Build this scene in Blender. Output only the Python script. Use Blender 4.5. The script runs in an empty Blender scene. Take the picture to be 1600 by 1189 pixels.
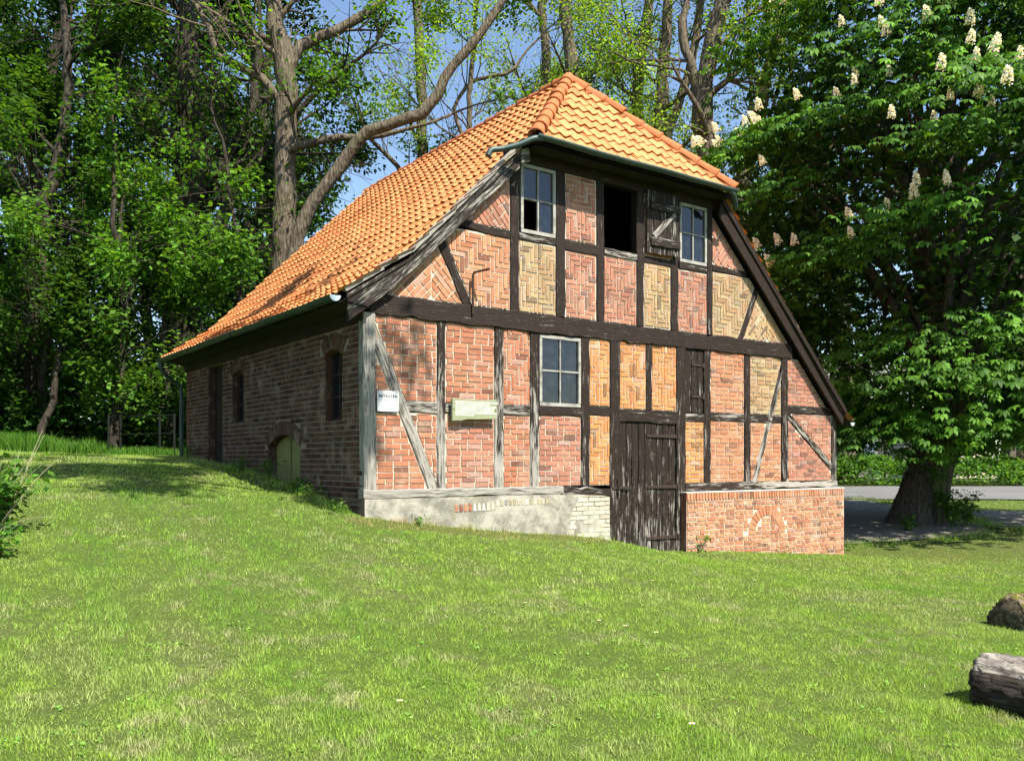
import bpy, math, random
import numpy as np
from mathutils import Matrix, Vector

R = math.radians
rng = np.random.default_rng(7)
random.seed(7)
SC = bpy.context.scene
COL = SC.collection

# ------------------------------------------------------------------ camera, world, sun, exposure
VIEW = R(54.3)                                   # heading of the view, counter-clockwise from +X (the gable runs along +X)
VD = np.array([math.cos(VIEW), math.sin(VIEW)])
VR = np.array([math.sin(VIEW), -math.cos(VIEW)])
EYE = np.array([-5.351, -10.808]); EYEZ = 0.40
cam_d = bpy.data.cameras.new('camera'); cam = bpy.data.objects.new('camera', cam_d); COL.objects.link(cam)
cam.location = (EYE[0], EYE[1], EYEZ); cam.rotation_euler = (R(90), 0, VIEW - R(90))
cam_d.sensor_width = 36; cam_d.lens = 1365 / 1600 * 36; cam_d.shift_y = 125.5 / 1600
cam_d.clip_end = 2000; cam_d.clip_start = 0.05
SC.camera = cam
SUN_AZ, SUN_EL = R(5), R(54)                    # azimuth measured from -Y towards +X
sdir = Vector((math.sin(SUN_AZ) * math.cos(SUN_EL), -math.cos(SUN_AZ) * math.cos(SUN_EL), math.sin(SUN_EL)))
w = bpy.data.worlds.new('World'); SC.world = w; w.use_nodes = True
nt = w.node_tree; nt.nodes.clear()
sky = nt.nodes.new('ShaderNodeTexSky'); sky.sky_type = 'NISHITA'; sky.sun_disc = False
sky.sun_elevation = SUN_EL; sky.sun_rotation = math.atan2(sdir.x, sdir.y)
sky.air_density = 1.0; sky.dust_density = 0.6; sky.ozone_density = 2.0
bg = nt.nodes.new('ShaderNodeBackground'); bg.inputs[1].default_value = 0.11
wo = nt.nodes.new('ShaderNodeOutputWorld')
nt.links.new(sky.outputs[0], bg.inputs[0]); nt.links.new(bg.outputs[0], wo.inputs[0])
sl = bpy.data.lights.new('sun', 'SUN'); sl.energy = 5.0; sl.angle = R(0.53); sl.color = (1, .94, .84)
so = bpy.data.objects.new('sun', sl); COL.objects.link(so); so.location = (0, -30, 40)
so.rotation_euler = sdir.to_track_quat('Z', 'Y').to_euler()
SC.view_settings.view_transform = 'Standard'; SC.view_settings.look = 'None'
SC.view_settings.gamma = 1; SC.view_settings.use_curve_mapping = False; SC.view_settings.exposure = 1.12
cy = SC.cycles
cy.use_denoising = True; cy.max_bounces = 6; cy.diffuse_bounces = 3; cy.glossy_bounces = 3
cy.transmission_bounces = 4; cy.transparent_max_bounces = 6; cy.caustics_reflective = False; cy.caustics_refractive = False

# ------------------------------------------------------------------ helpers
def site(u, d, z=0.0):                           # u metres right of the viewing axis, d metres along it
    p = EYE + VD * d + VR * u
    return np.array([p[0], p[1], z])

def lattice(x, y, seed=0):                       # smooth value noise, 0..1
    xi = np.floor(x).astype(int); yi = np.floor(y).astype(int); fx = x - xi; fy = y - yi
    fx = fx * fx * (3 - 2 * fx); fy = fy * fy * (3 - 2 * fy)
    def h(a, b):
        n = (a * 374761393 + b * 668265263 + seed * 1442695041) & 0xffffffff
        n = ((n ^ (n >> 13)) * 1274126177) & 0xffffffff
        return ((n ^ (n >> 16)) & 0xffff) / 65535.0
    return (h(xi, yi) * (1 - fx) + h(xi + 1, yi) * fx) * (1 - fy) + (h(xi, yi + 1) * (1 - fx) + h(xi + 1, yi + 1) * fx) * fy

def inpoly(x, y, poly):
    c = np.zeros(np.shape(x), bool); n = len(poly)
    for i in range(n):
        x0, y0 = poly[i]; x1, y1 = poly[(i + 1) % n]
        if y0 == y1: continue
        k = ((y0 > y) != (y1 > y)) & (x < (x1 - x0) * (y - y0) / (y1 - y0) + x0)
        c ^= k
    return c

def tag(o, label=None, cat=None, group=None, kind=None):
    if label: o['label'] = label
    if cat: o['category'] = cat
    if group: o['group'] = group
    if kind: o['kind'] = kind
    return o

def empty(name, loc=(0, 0, 0), rz=0.0):
    o = bpy.data.objects.new(name, None); COL.objects.link(o); o.location = loc; o.rotation_euler = (0, 0, rz)
    o.empty_display_size = .2
    return o

def link(name, me, mat, parent=None, loc=None):
    o = bpy.data.objects.new(name, me); COL.objects.link(o)
    if mat is not None and not me.materials: me.materials.append(mat)
    if parent is not None: o.parent = parent
    if loc is not None: o.location = loc
    return o

def pymesh(name, V, F, tint=None, smooth=False, extra=None):
    me = bpy.data.meshes.new(name); me.from_pydata([tuple(map(float, v)) for v in V], [], F)
    if tint is not None:
        t = me.attributes.new('tint', 'FLOAT_COLOR', 'FACE')
        t.data.foreach_set('color', np.array([(c[0], c[1], c[2], 1.0) for c in tint], np.float32).ravel())
    if extra:
        for k, (ty, a) in extra.items():
            at = me.attributes.new(k, ty, 'POINT')
            at.data.foreach_set('vector' if ty == 'FLOAT_VECTOR' else 'value', np.asarray(a, np.float32).ravel())
    if smooth: me.polygons.foreach_set('use_smooth', [True] * len(me.polygons))
    me.update()
    return me

def npmesh(name, V, F, tint=None, smooth=False):  # F (m,k) array, tint (m,3)
    V = np.asarray(V, np.float32); F = np.asarray(F, np.int32); m, k = F.shape
    me = bpy.data.meshes.new(name)
    me.vertices.add(len(V)); me.vertices.foreach_set('co', V.ravel())
    me.loops.add(m * k); me.loops.foreach_set('vertex_index', F.ravel())
    me.polygons.add(m); me.polygons.foreach_set('loop_start', np.arange(0, m * k, k, dtype=np.int32))
    me.polygons.foreach_set('loop_total', np.full(m, k, np.int32))
    if smooth: me.polygons.foreach_set('use_smooth', np.ones(m, bool))
    me.update(calc_edges=True)
    if tint is not None:
        t = me.attributes.new('tint', 'FLOAT_COLOR', 'FACE')
        t.data.foreach_set('color', np.concatenate([tint, np.ones((m, 1))], 1).astype(np.float32).ravel())
    return me

class MB:                                        # collects shapes into one mesh
    def __init__(s): s.V = []; s.F = []; s.T = []
    def add(s, V, F, t=(1, 1, 1)):
        n = len(s.V); s.V += [tuple(v) for v in V]; s.F += [[i + n for i in f] for f in F]; s.T += [t] * len(F)
        return s
    def box(s, a, b, t=(1, 1, 1)):
        (x0, y0, z0), (x1, y1, z1) = a, b
        return s.add([(x0, y0, z0), (x1, y0, z0), (x1, y1, z0), (x0, y1, z0), (x0, y0, z1), (x1, y0, z1), (x1, y1, z1), (x0, y1, z1)],
                     [[0, 3, 2, 1], [4, 5, 6, 7], [0, 1, 5, 4], [1, 2, 6, 5], [2, 3, 7, 6], [3, 0, 4, 7]], t)
    def tube(s, pts, rad, n=8, t=(1, 1, 1), cap=True):
        V, F = tube_geo(pts, rad, n, cap); return s.add(V, F, t)
    def prism(s, poly, d0, d1, mp, t=(1, 1, 1), inset=0.0):
        c = np.mean(poly, 0); n = len(poly)
        P = [np.array(p) for p in poly]
        Q = [p + (c - p) / max(1e-6, np.linalg.norm(c - p)) * inset for p in P]
        V = [mp(p[0], p[1], d0) for p in P] + [mp(p[0], p[1], d1) for p in Q]
        F = [list(range(n, 2 * n))] + [[i, (i + 1) % n, n + (i + 1) % n, n + i] for i in range(n)] + [list(range(n - 1, -1, -1))]
        return s.add(V, F, t)
    def build(s, name, mat, parent=None, smooth=False):
        return link(name, pymesh(name, s.V, s.F, s.T, smooth), mat, parent)

def tube_geo(pts, rad, n=8, cap=True, ref=None):
    P = np.asarray(pts, float); m = len(P); rad = np.broadcast_to(np.asarray(rad, float), (m,))
    T = np.gradient(P, axis=0); T /= np.maximum(np.linalg.norm(T, axis=1), 1e-9)[:, None]
    c = np.abs(T).max(0); ref = np.eye(3)[int(np.argmin(c))]
    A = np.cross(T, ref); A /= np.maximum(np.linalg.norm(A, axis=1), 1e-9)[:, None]; B = np.cross(T, A)
    a = 2 * math.pi * np.arange(n) / n
    V = (P[:, None] + rad[:, None, None] * (np.cos(a)[None, :, None] * A[:, None] + np.sin(a)[None, :, None] * B[:, None])).reshape(-1, 3)
    i = (np.arange(m - 1) * n)[:, None]; k = np.arange(n)[None]; k2 = (k + 1) % n
    F = np.stack([i + k, i + k2, i + n + k2, i + n + k], -1).reshape(-1, 4)
    if cap: return V, F.tolist() + [list(range(n - 1, -1, -1)), [(m - 1) * n + q for q in range(n)]]
    return V, F

def clip(poly, a, b, c):                         # keep a*x + b*z <= c
    out = []; n = len(poly)
    for i in range(n):
        p, q = poly[i], poly[(i + 1) % n]
        dp = a * p[0] + b * p[1] - c; dq = a * q[0] + b * q[1] - c
        if dp <= 0: out.append(p)
        if (dp < 0 < dq) or (dq < 0 < dp):
            t = dp / (dp - dq); out.append((p[0] + (q[0] - p[0]) * t, p[1] + (q[1] - p[1]) * t))
    return out
def clip_to(poly, conv):
    for i in range(len(conv)):
        (x0, z0), (x1, z1) = conv[i], conv[(i + 1) % len(conv)]
        poly = clip(poly, z1 - z0, -(x1 - x0), (z1 - z0) * x0 - (x1 - x0) * z0)
        if len(poly) < 3: return []
    return poly
def area(poly):
    return .5 * abs(sum(poly[i][0] * poly[(i + 1) % len(poly)][1] - poly[(i + 1) % len(poly)][0] * poly[i][1] for i in range(len(poly))))
def inset(poly, d):                              # shrink a convex counter-clockwise polygon
    out = list(poly)
    for i in range(len(poly)):
        (x0, z0), (x1, z1) = poly[i], poly[(i + 1) % len(poly)]
        l = math.hypot(x1 - x0, z1 - z0)
        if l < 1e-6: continue
        a, b = (z1 - z0) / l, -(x1 - x0) / l
        out = clip(out, a, b, a * x0 + b * z0 - d)
        if len(out) < 3: return []
    return out

# ------------------------------------------------------------------ materials
class NB:
    def __init__(s, name):
        s.m = bpy.data.materials.new(name); s.m.use_nodes = True; s.t = s.m.node_tree
        s.t.nodes.clear(); s.out = s.n('OutputMaterial')
    def n(s, ty, **kw):
        o = s.t.nodes.new('ShaderNode' + ty)
        for k, v in kw.items(): setattr(o, k, v)
        return o
    def l(s, a, b): s.t.links.new(a, b)
    def put(s, sock, v):
        if hasattr(v, 'is_linked') or isinstance(v, bpy.types.NodeSocket): s.l(v, sock)
        else: sock.default_value = v
    def attr(s, name): return s.n('Attribute', attribute_name=name)
    def coord(s, kind='Object', scale=(1, 1, 1)):
        c = s.n('TexCoord'); m = s.n('Mapping'); s.l(c.outputs[kind], m.inputs[0]); m.inputs['Scale'].default_value = scale
        return m.outputs[0]
    def noise(s, vec, scale, detail=4, rough=.6, dist=0):
        k = s.n('TexNoise'); s.put(k.inputs['Vector'], vec); k.inputs['Scale'].default_value = scale
        k.inputs['Detail'].default_value = detail; k.inputs['Roughness'].default_value = rough; k.inputs['Distortion'].default_value = dist
        return k.outputs[0]
    def ramp(s, v, stops):
        k = s.n('ValToRGB'); s.l(v, k.inputs[0]); e = k.color_ramp.elements
        while len(e) < len(stops): e.new(.5)
        for i, (p, c) in enumerate(stops):
            e[i].position = p; e[i].color = (*c, 1) if not isinstance(c, (int, float)) else (c, c, c, 1)
        return k.outputs[0]
    def mix(s, f, a, b, mode='MIX'):
        k = s.n('Mix', data_type='RGBA', blend_type=mode); s.put(k.inputs[0], f)
        for sock, v in ((k.inputs[6], a), (k.inputs[7], b)):
            if isinstance(v, tuple): v = (*v, 1) if len(v) == 3 else v
            s.put(sock, v)
        return k.outputs[2]
    def math(s, op, a, b=0.0):
        k = s.n('Math', operation=op); s.put(k.inputs[0], a); s.put(k.inputs[1], b); return k.outputs[0]
    def bump(s, h, strength=.4, dist=.02):
        k = s.n('Bump'); k.inputs['Strength'].default_value = strength; k.inputs['Distance'].default_value = dist
        s.l(h, k.inputs['Height']); return k.outputs[0]
    def pbsdf(s, col, rough=.85, normal=None, spec=.3, metal=0.0, **kw):
        p = s.n('BsdfPrincipled')
        if isinstance(col, tuple): col = (*col, 1)
        s.put(p.inputs['Base Color'], col); s.put(p.inputs['Roughness'], rough)
        p.inputs['Specular IOR Level'].default_value = spec; p.inputs['Metallic'].default_value = metal
        for k, v in kw.items(): s.put(p.inputs[k.replace('_', ' ')], v)
        if normal is not None: s.l(normal, p.inputs['Normal'])
        return p.outputs[0]
    def done(s, sh): s.l(sh, s.out.inputs[0]); return s.m

def m_brick():
    b = NB('brick'); c = b.coord(); t = b.attr('tint').outputs['Color']
    n = b.noise(c, 22, 6, .7); n2 = b.noise(c, 3.2, 5, .65); n3 = b.noise(c, 120, 3)
    col = b.mix(1, t, b.ramp(n, [(.3, .68), (.55, 1.0), (.8, 1.25)]), 'MULTIPLY')
    col = b.mix(b.ramp(n2, [(.52, 0.0), (.72, .42)]), col, (.50, .40, .31))      # lime bloom
    col = b.mix(b.ramp(b.noise(c, 7.3, 5, .7), [(.60, 0.0), (.74, .5)]), col, (.12, .075, .055))   # soot and damp
    h = b.math('ADD', n3, n)
    return b.done(b.pbsdf(col, .92, b.bump(h, .55, .006), .15))
def m_mortar(col=(.55, .475, .375)):
    b = NB('lime_mortar'); c = b.coord(); n = b.noise(c, 14, 6, .7); n2 = b.noise(c, 1.8, 4)
    k = b.mix(n, tuple(x * .72 for x in col), tuple(min(1, x * 1.22) for x in col))
    k = b.mix(b.ramp(n2, [(.5, 0.0), (.75, .45)]), k, (.24, .20, .16))
    return b.done(b.pbsdf(k, .95, b.bump(b.noise(c, 90, 4), .5, .006), .1))
def m_timber():
    b = NB('oak_timber'); g = b.attr('grain').outputs['Vector']; wv = b.attr('wear').outputs['Fac']
    mp = b.n('Mapping'); b.l(g, mp.inputs[0]); mp.inputs['Scale'].default_value = (1.6, 26, 26)
    st = b.noise(mp.outputs[0], 1.6, 7, .72, .3)
    mp2 = b.n('Mapping'); b.l(g, mp2.inputs[0]); mp2.inputs['Scale'].default_value = (1.2, 7, 7)
    blot = b.noise(mp2.outputs[0], 1.5, 5, .65)
    mp3 = b.n('Mapping'); b.l(g, mp3.inputs[0]); mp3.inputs['Scale'].default_value = (3, 60, 60)
    fine = b.noise(mp3.outputs[0], 2.0, 4, .6)
    dark = b.mix(st, (.006, .004, .003), (.036, .022, .015))
    pale = b.mix(fine, (.15, .135, .115), (.50, .47, .41)); pale = b.mix(b.ramp(st, [(.36, .85), (.5, 0.0)]), pale, (.03, .025, .02))
    f = b.math('ADD', b.math('MULTIPLY', b.math('SUBTRACT', st, .5), 1.5), b.math('MULTIPLY', b.math('SUBTRACT', blot, .5), 1.5))
    f = b.math('ADD', b.math('ADD', f, wv), b.math('MULTIPLY', b.math('SUBTRACT', fine, .5), .8))
    f = b.ramp(f, [(.50, 0.0), (.60, .6), (.78, 1.0)])
    fleck = b.ramp(b.noise(mp3.outputs[0], 3.0, 3, .5), [(.66, 0.0), (.72, .8)])
    col = b.mix(b.math('MULTIPLY', fleck, .5), dark, (.40, .36, .30))
    col = b.mix(f, col, pale)
    h = b.math('ADD', b.math('MULTIPLY', st, 1.2), fine)
    return b.done(b.pbsdf(col, b.ramp(f, [(0, .68), (1, .9)]), b.bump(h, .75, .012), .22))
def m_tile():
    b = NB('clay_tile'); c = b.coord('Object'); t = b.attr('tint').outputs['Color']
    oi = b.n('ObjectInfo'); geo = b.n('NewGeometry')
    n = b.noise(geo.outputs['Position'], 1.3, 6, .7); n2 = b.noise(geo.outputs['Position'], 26, 5, .7)
    base = b.mix(oi.outputs['Random'], (.55, .225, .082), (.63, .285, .112))
    base = b.mix(1, base, t, 'MULTIPLY')
    base = b.mix(1, base, b.ramp(n2, [(.3, .74), (.6, 1.06), (.85, 1.2)]), 'MULTIPLY')
    base = b.mix(b.ramp(n, [(.58, 0.0), (.78, .5)]), base, (.27, .12, .07))
    base = b.mix(b.ramp(b.noise(geo.outputs['Position'], 9, 6, .75), [(.64, 0.0), (.76, .32)]), base, (.16, .13, .085))
    return b.done(b.pbsdf(base, .78, b.bump(n2, .4, .005), .25))
def m_plain(name, col, rough=.6, metal=0.0, var=.25, scale=8, spec=.4, bump=.2, stain=None):
    b = NB(name); c = b.coord(); n = b.noise(c, scale, 6, .65)
    k = b.mix(n, tuple(x * (1 - var) for x in col), tuple(min(1, x * (1 + var)) for x in col))
    if stain: k = b.mix(b.ramp(b.noise(c, scale * .35, 5, .7), [(.48, 0.0), (.68, .8)]), k, stain)
    return b.done(b.pbsdf(k, rough, b.bump(b.noise(c, scale * 6, 4), bump, .006), spec, metal))
def m_tint(name, rough=.6, spec=.3, bump=0.2, scale=60):
    b = NB(name); t = b.attr('tint').outputs['Color']; c = b.coord()
    n = b.noise(c, scale * .3, 4)
    return b.done(b.pbsdf(b.mix(1, t, b.ramp(n, [(.3, .75), (.7, 1.2)]), 'MULTIPLY'), rough, b.bump(b.noise(c, scale, 3), bump, .004), spec))
def m_leaf(name, trans=.35, rough=.5, spec=.35):
    b = NB(name); t = b.attr('tint').outputs['Color']
    d = b.pbsdf(t, rough, None, spec)
    tr = b.n('BsdfTranslucent'); b.l(b.mix(1, t, (1.45, 1.35, .55), 'MULTIPLY'), tr.inputs[0])
    ms = b.n('MixShader'); ms.inputs[0].default_value = trans; b.l(d, ms.inputs[1]); b.l(tr.outputs[0], ms.inputs[2])
    return b.done(ms.outputs[0])
def m_bark(name, a, c2, moss=.3):
    b = NB(name); c = b.coord('Object', (1, 1, .22)); n = b.noise(c, 16, 8, .7, .6); c1 = b.coord('Object')
    k = b.mix(b.ramp(n, [(.35, 0.0), (.65, 1.0)]), a, c2)
    k = b.mix(b.ramp(b.noise(c1, 1.1, 5, .6), [(.48, 0.0), (.72, moss)]), k, (.085, .10, .035))
    k = b.mix(b.ramp(b.noise(c1, 3.5, 5, .6), [(.62, 0.0), (.75, .35)]), k, (.30, .29, .25))
    v = b.n('TexVoronoi'); b.l(c, v.inputs['Vector']); v.inputs['Scale'].default_value = 14
    h = b.math('ADD', n, v.outputs['Distance'])
    return b.done(b.pbsdf(k, .92, b.bump(h, 1.0, .05), .15))
def m_glass():
    b = NB('window_glass'); c = b.coord(); n = b.noise(c, 3, 3)
    dirt = b.noise(c, 9, 6, .7)
    p = b.pbsdf(b.mix(b.ramp(dirt, [(.45, 0.0), (.8, .5)]), (.010, .015, .022), (.085, .095, .10)), .05, b.bump(n, .12, .05), .6, 0, IOR=1.7)
    tr = b.n('BsdfTransparent'); ms = b.n('MixShader'); ms.inputs[0].default_value = .35
    b.l(p, ms.inputs[1]); b.l(tr.outputs[0], ms.inputs[2])
    return b.done(ms.outputs[0])
def m_plaster():
    b = NB('weathered_render'); c = b.coord(); n = b.noise(c, 2.2, 8, .7); n2 = b.noise(c, 11, 6, .7); n3 = b.noise(c, 70, 4)
    k = b.mix(n2, (.15, .14, .112), (.27, .25, .205))
    k = b.mix(b.ramp(n, [(.44, 0.0), (.56, .85)]), k, (.40, .375, .31))
    k = b.mix(b.ramp(b.noise(c, 3.1, 6, .7), [(.60, 0.0), (.75, .6)]), k, (.30, .28, .12))
    cr = b.n('TexVoronoi', feature='DISTANCE_TO_EDGE'); b.l(c, cr.inputs['Vector']); cr.inputs['Scale'].default_value = 1.5
    k = b.mix(b.ramp(cr.outputs[0], [(0, .4), (.008, 0.0)]), k, (.07, .06, .05))
    return b.done(b.pbsdf(k, .95, b.bump(b.math('ADD', n2, b.math('MULTIPLY', n3, .5)), .6, .02), .1))
def m_ground():
    b = NB('lawn_soil'); c = b.coord(); n = b.noise(c, .9, 8, .65); n2 = b.noise(c, 18, 6, .7)
    k = b.mix(n2, (.034, .050, .012), (.12, .165, .034))
    k = b.mix(b.ramp(n, [(.55, 0.0), (.72, .6)]), k, (.12, .10, .055))
    return b.done(b.pbsdf(k, .95, b.bump(n2, .8, .05), .1))
def m_asphalt(name, a, c2, sc=40):
    b = NB(name); c = b.coord(); n = b.noise(c, sc, 5, .7); n2 = b.noise(c, .5, 5, .6)
    k = b.mix(n, a, c2); k = b.mix(b.ramp(n2, [(.4, 0.0), (.7, .4)]), k, tuple(x * 1.3 for x in c2))
    return b.done(b.pbsdf(k, .9, b.bump(n, .4, .01), .25))

def m_log():
    b = NB('log_wood'); t = b.attr('tint').outputs['Color']; c = b.coord('Object', (1.2, 7, 7)); n = b.noise(c, 3.2, 8, .75, .4); c2 = b.coord(); n2 = b.noise(c2, 6, 5, .65)
    k = b.mix(1, t, b.ramp(n, [(.36, .16), (.52, .8), (.68, 1.6)]), 'MULTIPLY'); k = b.mix(b.ramp(n2, [(.55, 0.0), (.66, .85)]), k, (.045, .034, .027))
    return b.done(b.pbsdf(k, .92, b.bump(n, 1.0, .05), .12))

M = dict(
    brick=m_brick(), mortar=m_mortar(), mortar_shaded=m_mortar((.27, .22, .17)), timber=m_timber(), tile=m_tile(), glass=m_glass(), plaster=m_plaster(),  # second mortar is a darker copy, side wall's shade put into its colour
    ground=m_ground(), road=m_asphalt('asphalt', (.10, .10, .10), (.16, .158, .15)), gravel=m_asphalt('gravel_dirt', (.09, .08, .065), (.21, .19, .155), 60),
    zinc=m_plain('patinated_zinc', (.04, .068, .06), .5, .4, .3, 6, .5, .1, (.075, .10, .085)), zinc_new=m_plain('bare_zinc', (.62, .68, .70), .4, .5, .1),
    iron=m_plain('rusty_iron', (.045, .028, .02), .75, .3, .4, 20), white=m_plain('old_white_paint', (.33, .315, .28), .8, 0, .25, 14, .25, .5, (.09, .072, .055)),
    sign=m_plain('sign_white', (.66, .66, .65), .45, 0, .03), ink=m_plain('sign_ink', (.02, .02, .022), .6), ink2=m_plain('faded_ink', (.35, .35, .35), .6),
    plaque=m_plain('painted_board', (.24, .26, .155), .7, 0, .25, 6, .3, .3, (.32, .32, .235)), letter=m_plain('white_lettering', (.85, .84, .78), .6, 0, .05),
    green=m_plain('green_hatch_paint', (.23, .22, .075), .7, 0, .2, 5, .3, .2), dark=m_plain('interior_dark', (.02, .017, .015), .9),
    rim=m_tint('lime_and_stone', .95, .1, .5, 40),
    leaf=m_leaf('leaf', .45, .6, .2), leaf_dark=m_leaf('chestnut_leaf', .30, .6, .2), grass=m_leaf('grass_blade', .36, .6, .2), petal=m_leaf('petal', .25, .7, .1),
    bark=m_bark('oak_bark', (.055, .042, .030), (.20, .165, .115), .45), bark_dark=m_bark('dark_bark', (.022, .018, .014), (.085, .07, .052), .25),
    bark_ches=m_bark('chestnut_bark', (.040, .032, .027), (.15, .125, .105), .2), log=m_log(),
    render_blue=m_plain('pale_blue_render', (.26, .32, .42), .9, 0, .08, 3), roof_grey=m_plain('grey_roofing', (.22, .22, .23), .8, 0, .2, 4),
    shed=m_plain('white_cladding', (.70, .72, .74), .7, 0, .06, 3), orange=m_plain('orange_brick_paint', (.55, .22, .08), .8, 0, .15, 5),
    stalk=m_tint('dry_stalk', .8, .2, .1), rail=m_plain('dark_railing', (.012, .014, .012), .8, 0, .2, 8, .15), stone=m_tint('pale_stone', .9, .15, .8, 6))

# ------------------------------------------------------------------ terrain
CP = [(0, -.1, -.36), (.64, -.1, -.49), (2.4, -.1, -.70), (4.37, -.1, -.87), (5.4, -.1, -1.20), (6.3, -.2, -1.18), (7.4, -.2, -1.27),
      (10.3, -.2, -1.49), (10.95, -.3, -1.58), (-.06, .6, -.26), (-.06, 2.78, .03), (-.06, 6.6, .36), (-.06, 9, .46), (10.9, 4, -1.35), (11, 10, -.8), (0, 12.5, .55), (5, 14, .2)]
for u, d, z in [(0, 0, -1.2), (0, 4.6, -1.14), (-3, 5, -.98), (3.5, 5.5, -1.26), (-9.7, 22, .5), (-14, 23, .75), (-6.5, 20, .46), (10, 22, -1.13), (13, 22, -1.15),
                (14, 30, -.97), (22, 30, -.97), (14, 37, -.69), (25, 37, -.66), (9, 30, -.96), (20, 20, -1.15), (8, 12, -1.42), (0, -10, -1.4), (-10, -5, -.9), (10, -5, -1.6),
                (-30, 30, 1.3), (-20, 50, 1.1), (0, 50, .4), (25, 55, -.4), (40, 40, -.6), (45, 10, -1.2), (-30, 0, .3), (0, -30, -1.6), (30, -25, -1.8), (-30, -25, -1)]:
    p = site(u, d); CP.append((p[0], p[1], z))
CP = np.array(CP)
def _phi(r2): return np.where(r2 > 1e-9, .5 * r2 * np.log(np.maximum(r2, 1e-9)), 0)
def _tps():
    n = len(CP); d2 = ((CP[:, None, :2] - CP[None, :, :2]) ** 2).sum(-1)
    K = np.zeros((n + 3, n + 3)); K[:n, :n] = _phi(d2) + np.eye(n) * .6; K[:n, n] = 1; K[:n, n + 1:] = CP[:, :2]; K[n:, :n] = K[:n, n:].T
    return np.linalg.solve(K, np.concatenate([CP[:, 2], np.zeros(3)]))
TW = _tps()
def ground(x, y):
    x = np.asarray(x, float); y = np.asarray(y, float); sh = x.shape; x = x.ravel(); y = y.ravel()
    cx, cyy = 5., 5.; r = np.hypot(x - cx, y - cyy); k = np.minimum(1, 52 / np.maximum(r, 1e-6)); x = cx + (x - cx) * k; y = cyy + (y - cyy) * k
    z = np.empty(len(x))
    for i in range(0, len(x), 20000):
        d2 = (x[i:i + 20000, None] - CP[None, :, 0]) ** 2 + (y[i:i + 20000, None] - CP[None, :, 1]) ** 2
        z[i:i + 20000] = _phi(d2) @ TW[:-3] + TW[-3] + TW[-2] * x[i:i + 20000] + TW[-1] * y[i:i + 20000]
    return (z + .02 * (lattice(x * .9, y * .9, 3) - .5) * k).reshape(sh)
def gz(x, y): return float(ground(np.array([x]), np.array([y]))[0])
def on_ground(u, d, dz=0.0):
    p = site(u, d); return np.array([p[0], p[1], gz(p[0], p[1]) + dz])

ax = np.concatenate([[-420, -250, -140, -90], np.arange(-60, -20, 2.), np.arange(-20, 45, .5), np.arange(45, 90, 3.), [140, 250, 420]])
GX, GY = np.meshgrid(ax, ax, indexing='ij'); GZ = ground(GX, GY); nA = len(ax)
ii = np.arange(nA * nA).reshape(nA, nA)
GF = np.stack([ii[:-1, :-1], ii[1:, :-1], ii[1:, 1:], ii[:-1, 1:]], -1).reshape(-1, 4)
tag(link('ground', npmesh('ground', np.stack([GX, GY, GZ], -1).reshape(-1, 3), GF, smooth=True), M['ground']), kind='structure',
    label='gently sloping ground under the mown lawn', cat='ground')

def drape(name, poly, mat, lift, step=.5):       # a sheet laid over the ground, outline in site (u, d)
    P = np.array(poly); us = np.arange(P[:, 0].min() - step, P[:, 0].max() + step, step); ds = np.arange(P[:, 1].min() - step, P[:, 1].max() + step, step)
    V = []; F = []
    for i in range(len(us) - 1):
        for j in range(len(ds) - 1):
            q = clip_quad([(us[i], ds[j]), (us[i + 1], ds[j]), (us[i + 1], ds[j + 1]), (us[i], ds[j + 1])], poly)
            if len(q) < 3: continue
            n = len(V)
            for a, b in q:
                p = site(a, b); V.append([p[0], p[1], 0])
            F.append(list(range(n, n + len(q)))[::-1])
    V = np.array(V); V[:, 2] = ground(V[:, 0], V[:, 1]) + lift
    o = link(name, pymesh(name, V, F), mat)
    return o
def clip_quad(q, poly):                          # poly convex, either winding
    s = sum(poly[i][0] * poly[(i + 1) % len(poly)][1] - poly[(i + 1) % len(poly)][0] * poly[i][1] for i in range(len(poly)))
    return clip_to(q, poly if s > 0 else poly[::-1])
ROAD = [(6, 30.2), (60, 30.2), (60, 36.8), (6, 36.8)]
DRIVE_A = [(7.3, 19.6), (11, 19.9), (12.2, 24), (12.2, 30.4), (7.3, 30.4)]
DRIVE_B = [(11.5, 20.6), (30, 20.6), (30, 24.0), (14, 25.2), (12, 26.5)]
tag(drape('road', ROAD, M['road'], .045), 'grey asphalt road passing behind the chestnut tree', 'road', kind='structure')
tag(drape('gravel_drive', DRIVE_A, M['gravel'], .03), 'shaded gravel drive beside the brick plinth', 'drive', kind='structure')
tag(drape('gravel_path', DRIVE_B, M['gravel'], .034), 'gravel path curving past the chestnut trunk', 'path', kind='structure')

# ------------------------------------------------------------------ the half-timbered barn
HOUSE = empty('half_timbered_barn', (0, 0, 0))
tag(HOUSE, 'half-timbered brick barn with orange pantile half-hipped roof', 'barn')
def FAC(x, z, d): return (x, -d, z)              # gable wall: d metres out of the wall
def SID(a, z, d): return (-.06 - d, -a, z)       # long side wall in shade, a = -Y
BR = []                                          # every brick: polygon, map, depths, tint

RED = (.40, .165, .093); ORG = (.53, .225, .082); BUF = (.37, .245, .125); PNK = (.385, .172, .112); DRK = (.115, .056, .038); CRM = (.50, .46, .35); MIX = (.45, .20, .105)  # DRK: the side wall's shade is put into the brick colour
def brick_tint(c, v=.2):
    k = 1 + random.uniform(-v, v); h = random.uniform(-.12, .12); c = list(c)
    if random.random() < .07: c = [c[0] * .55, c[1] * .6, c[2] * .7]
    if random.random() < .08: c = [c[0] * .98, c[1] + (c[0] - c[1]) * .2, c[2] + (c[0] - c[2]) * .2]
    return (c[0] * k, c[1] * k * (1 + h), c[2] * k * (1 + h))

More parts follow.
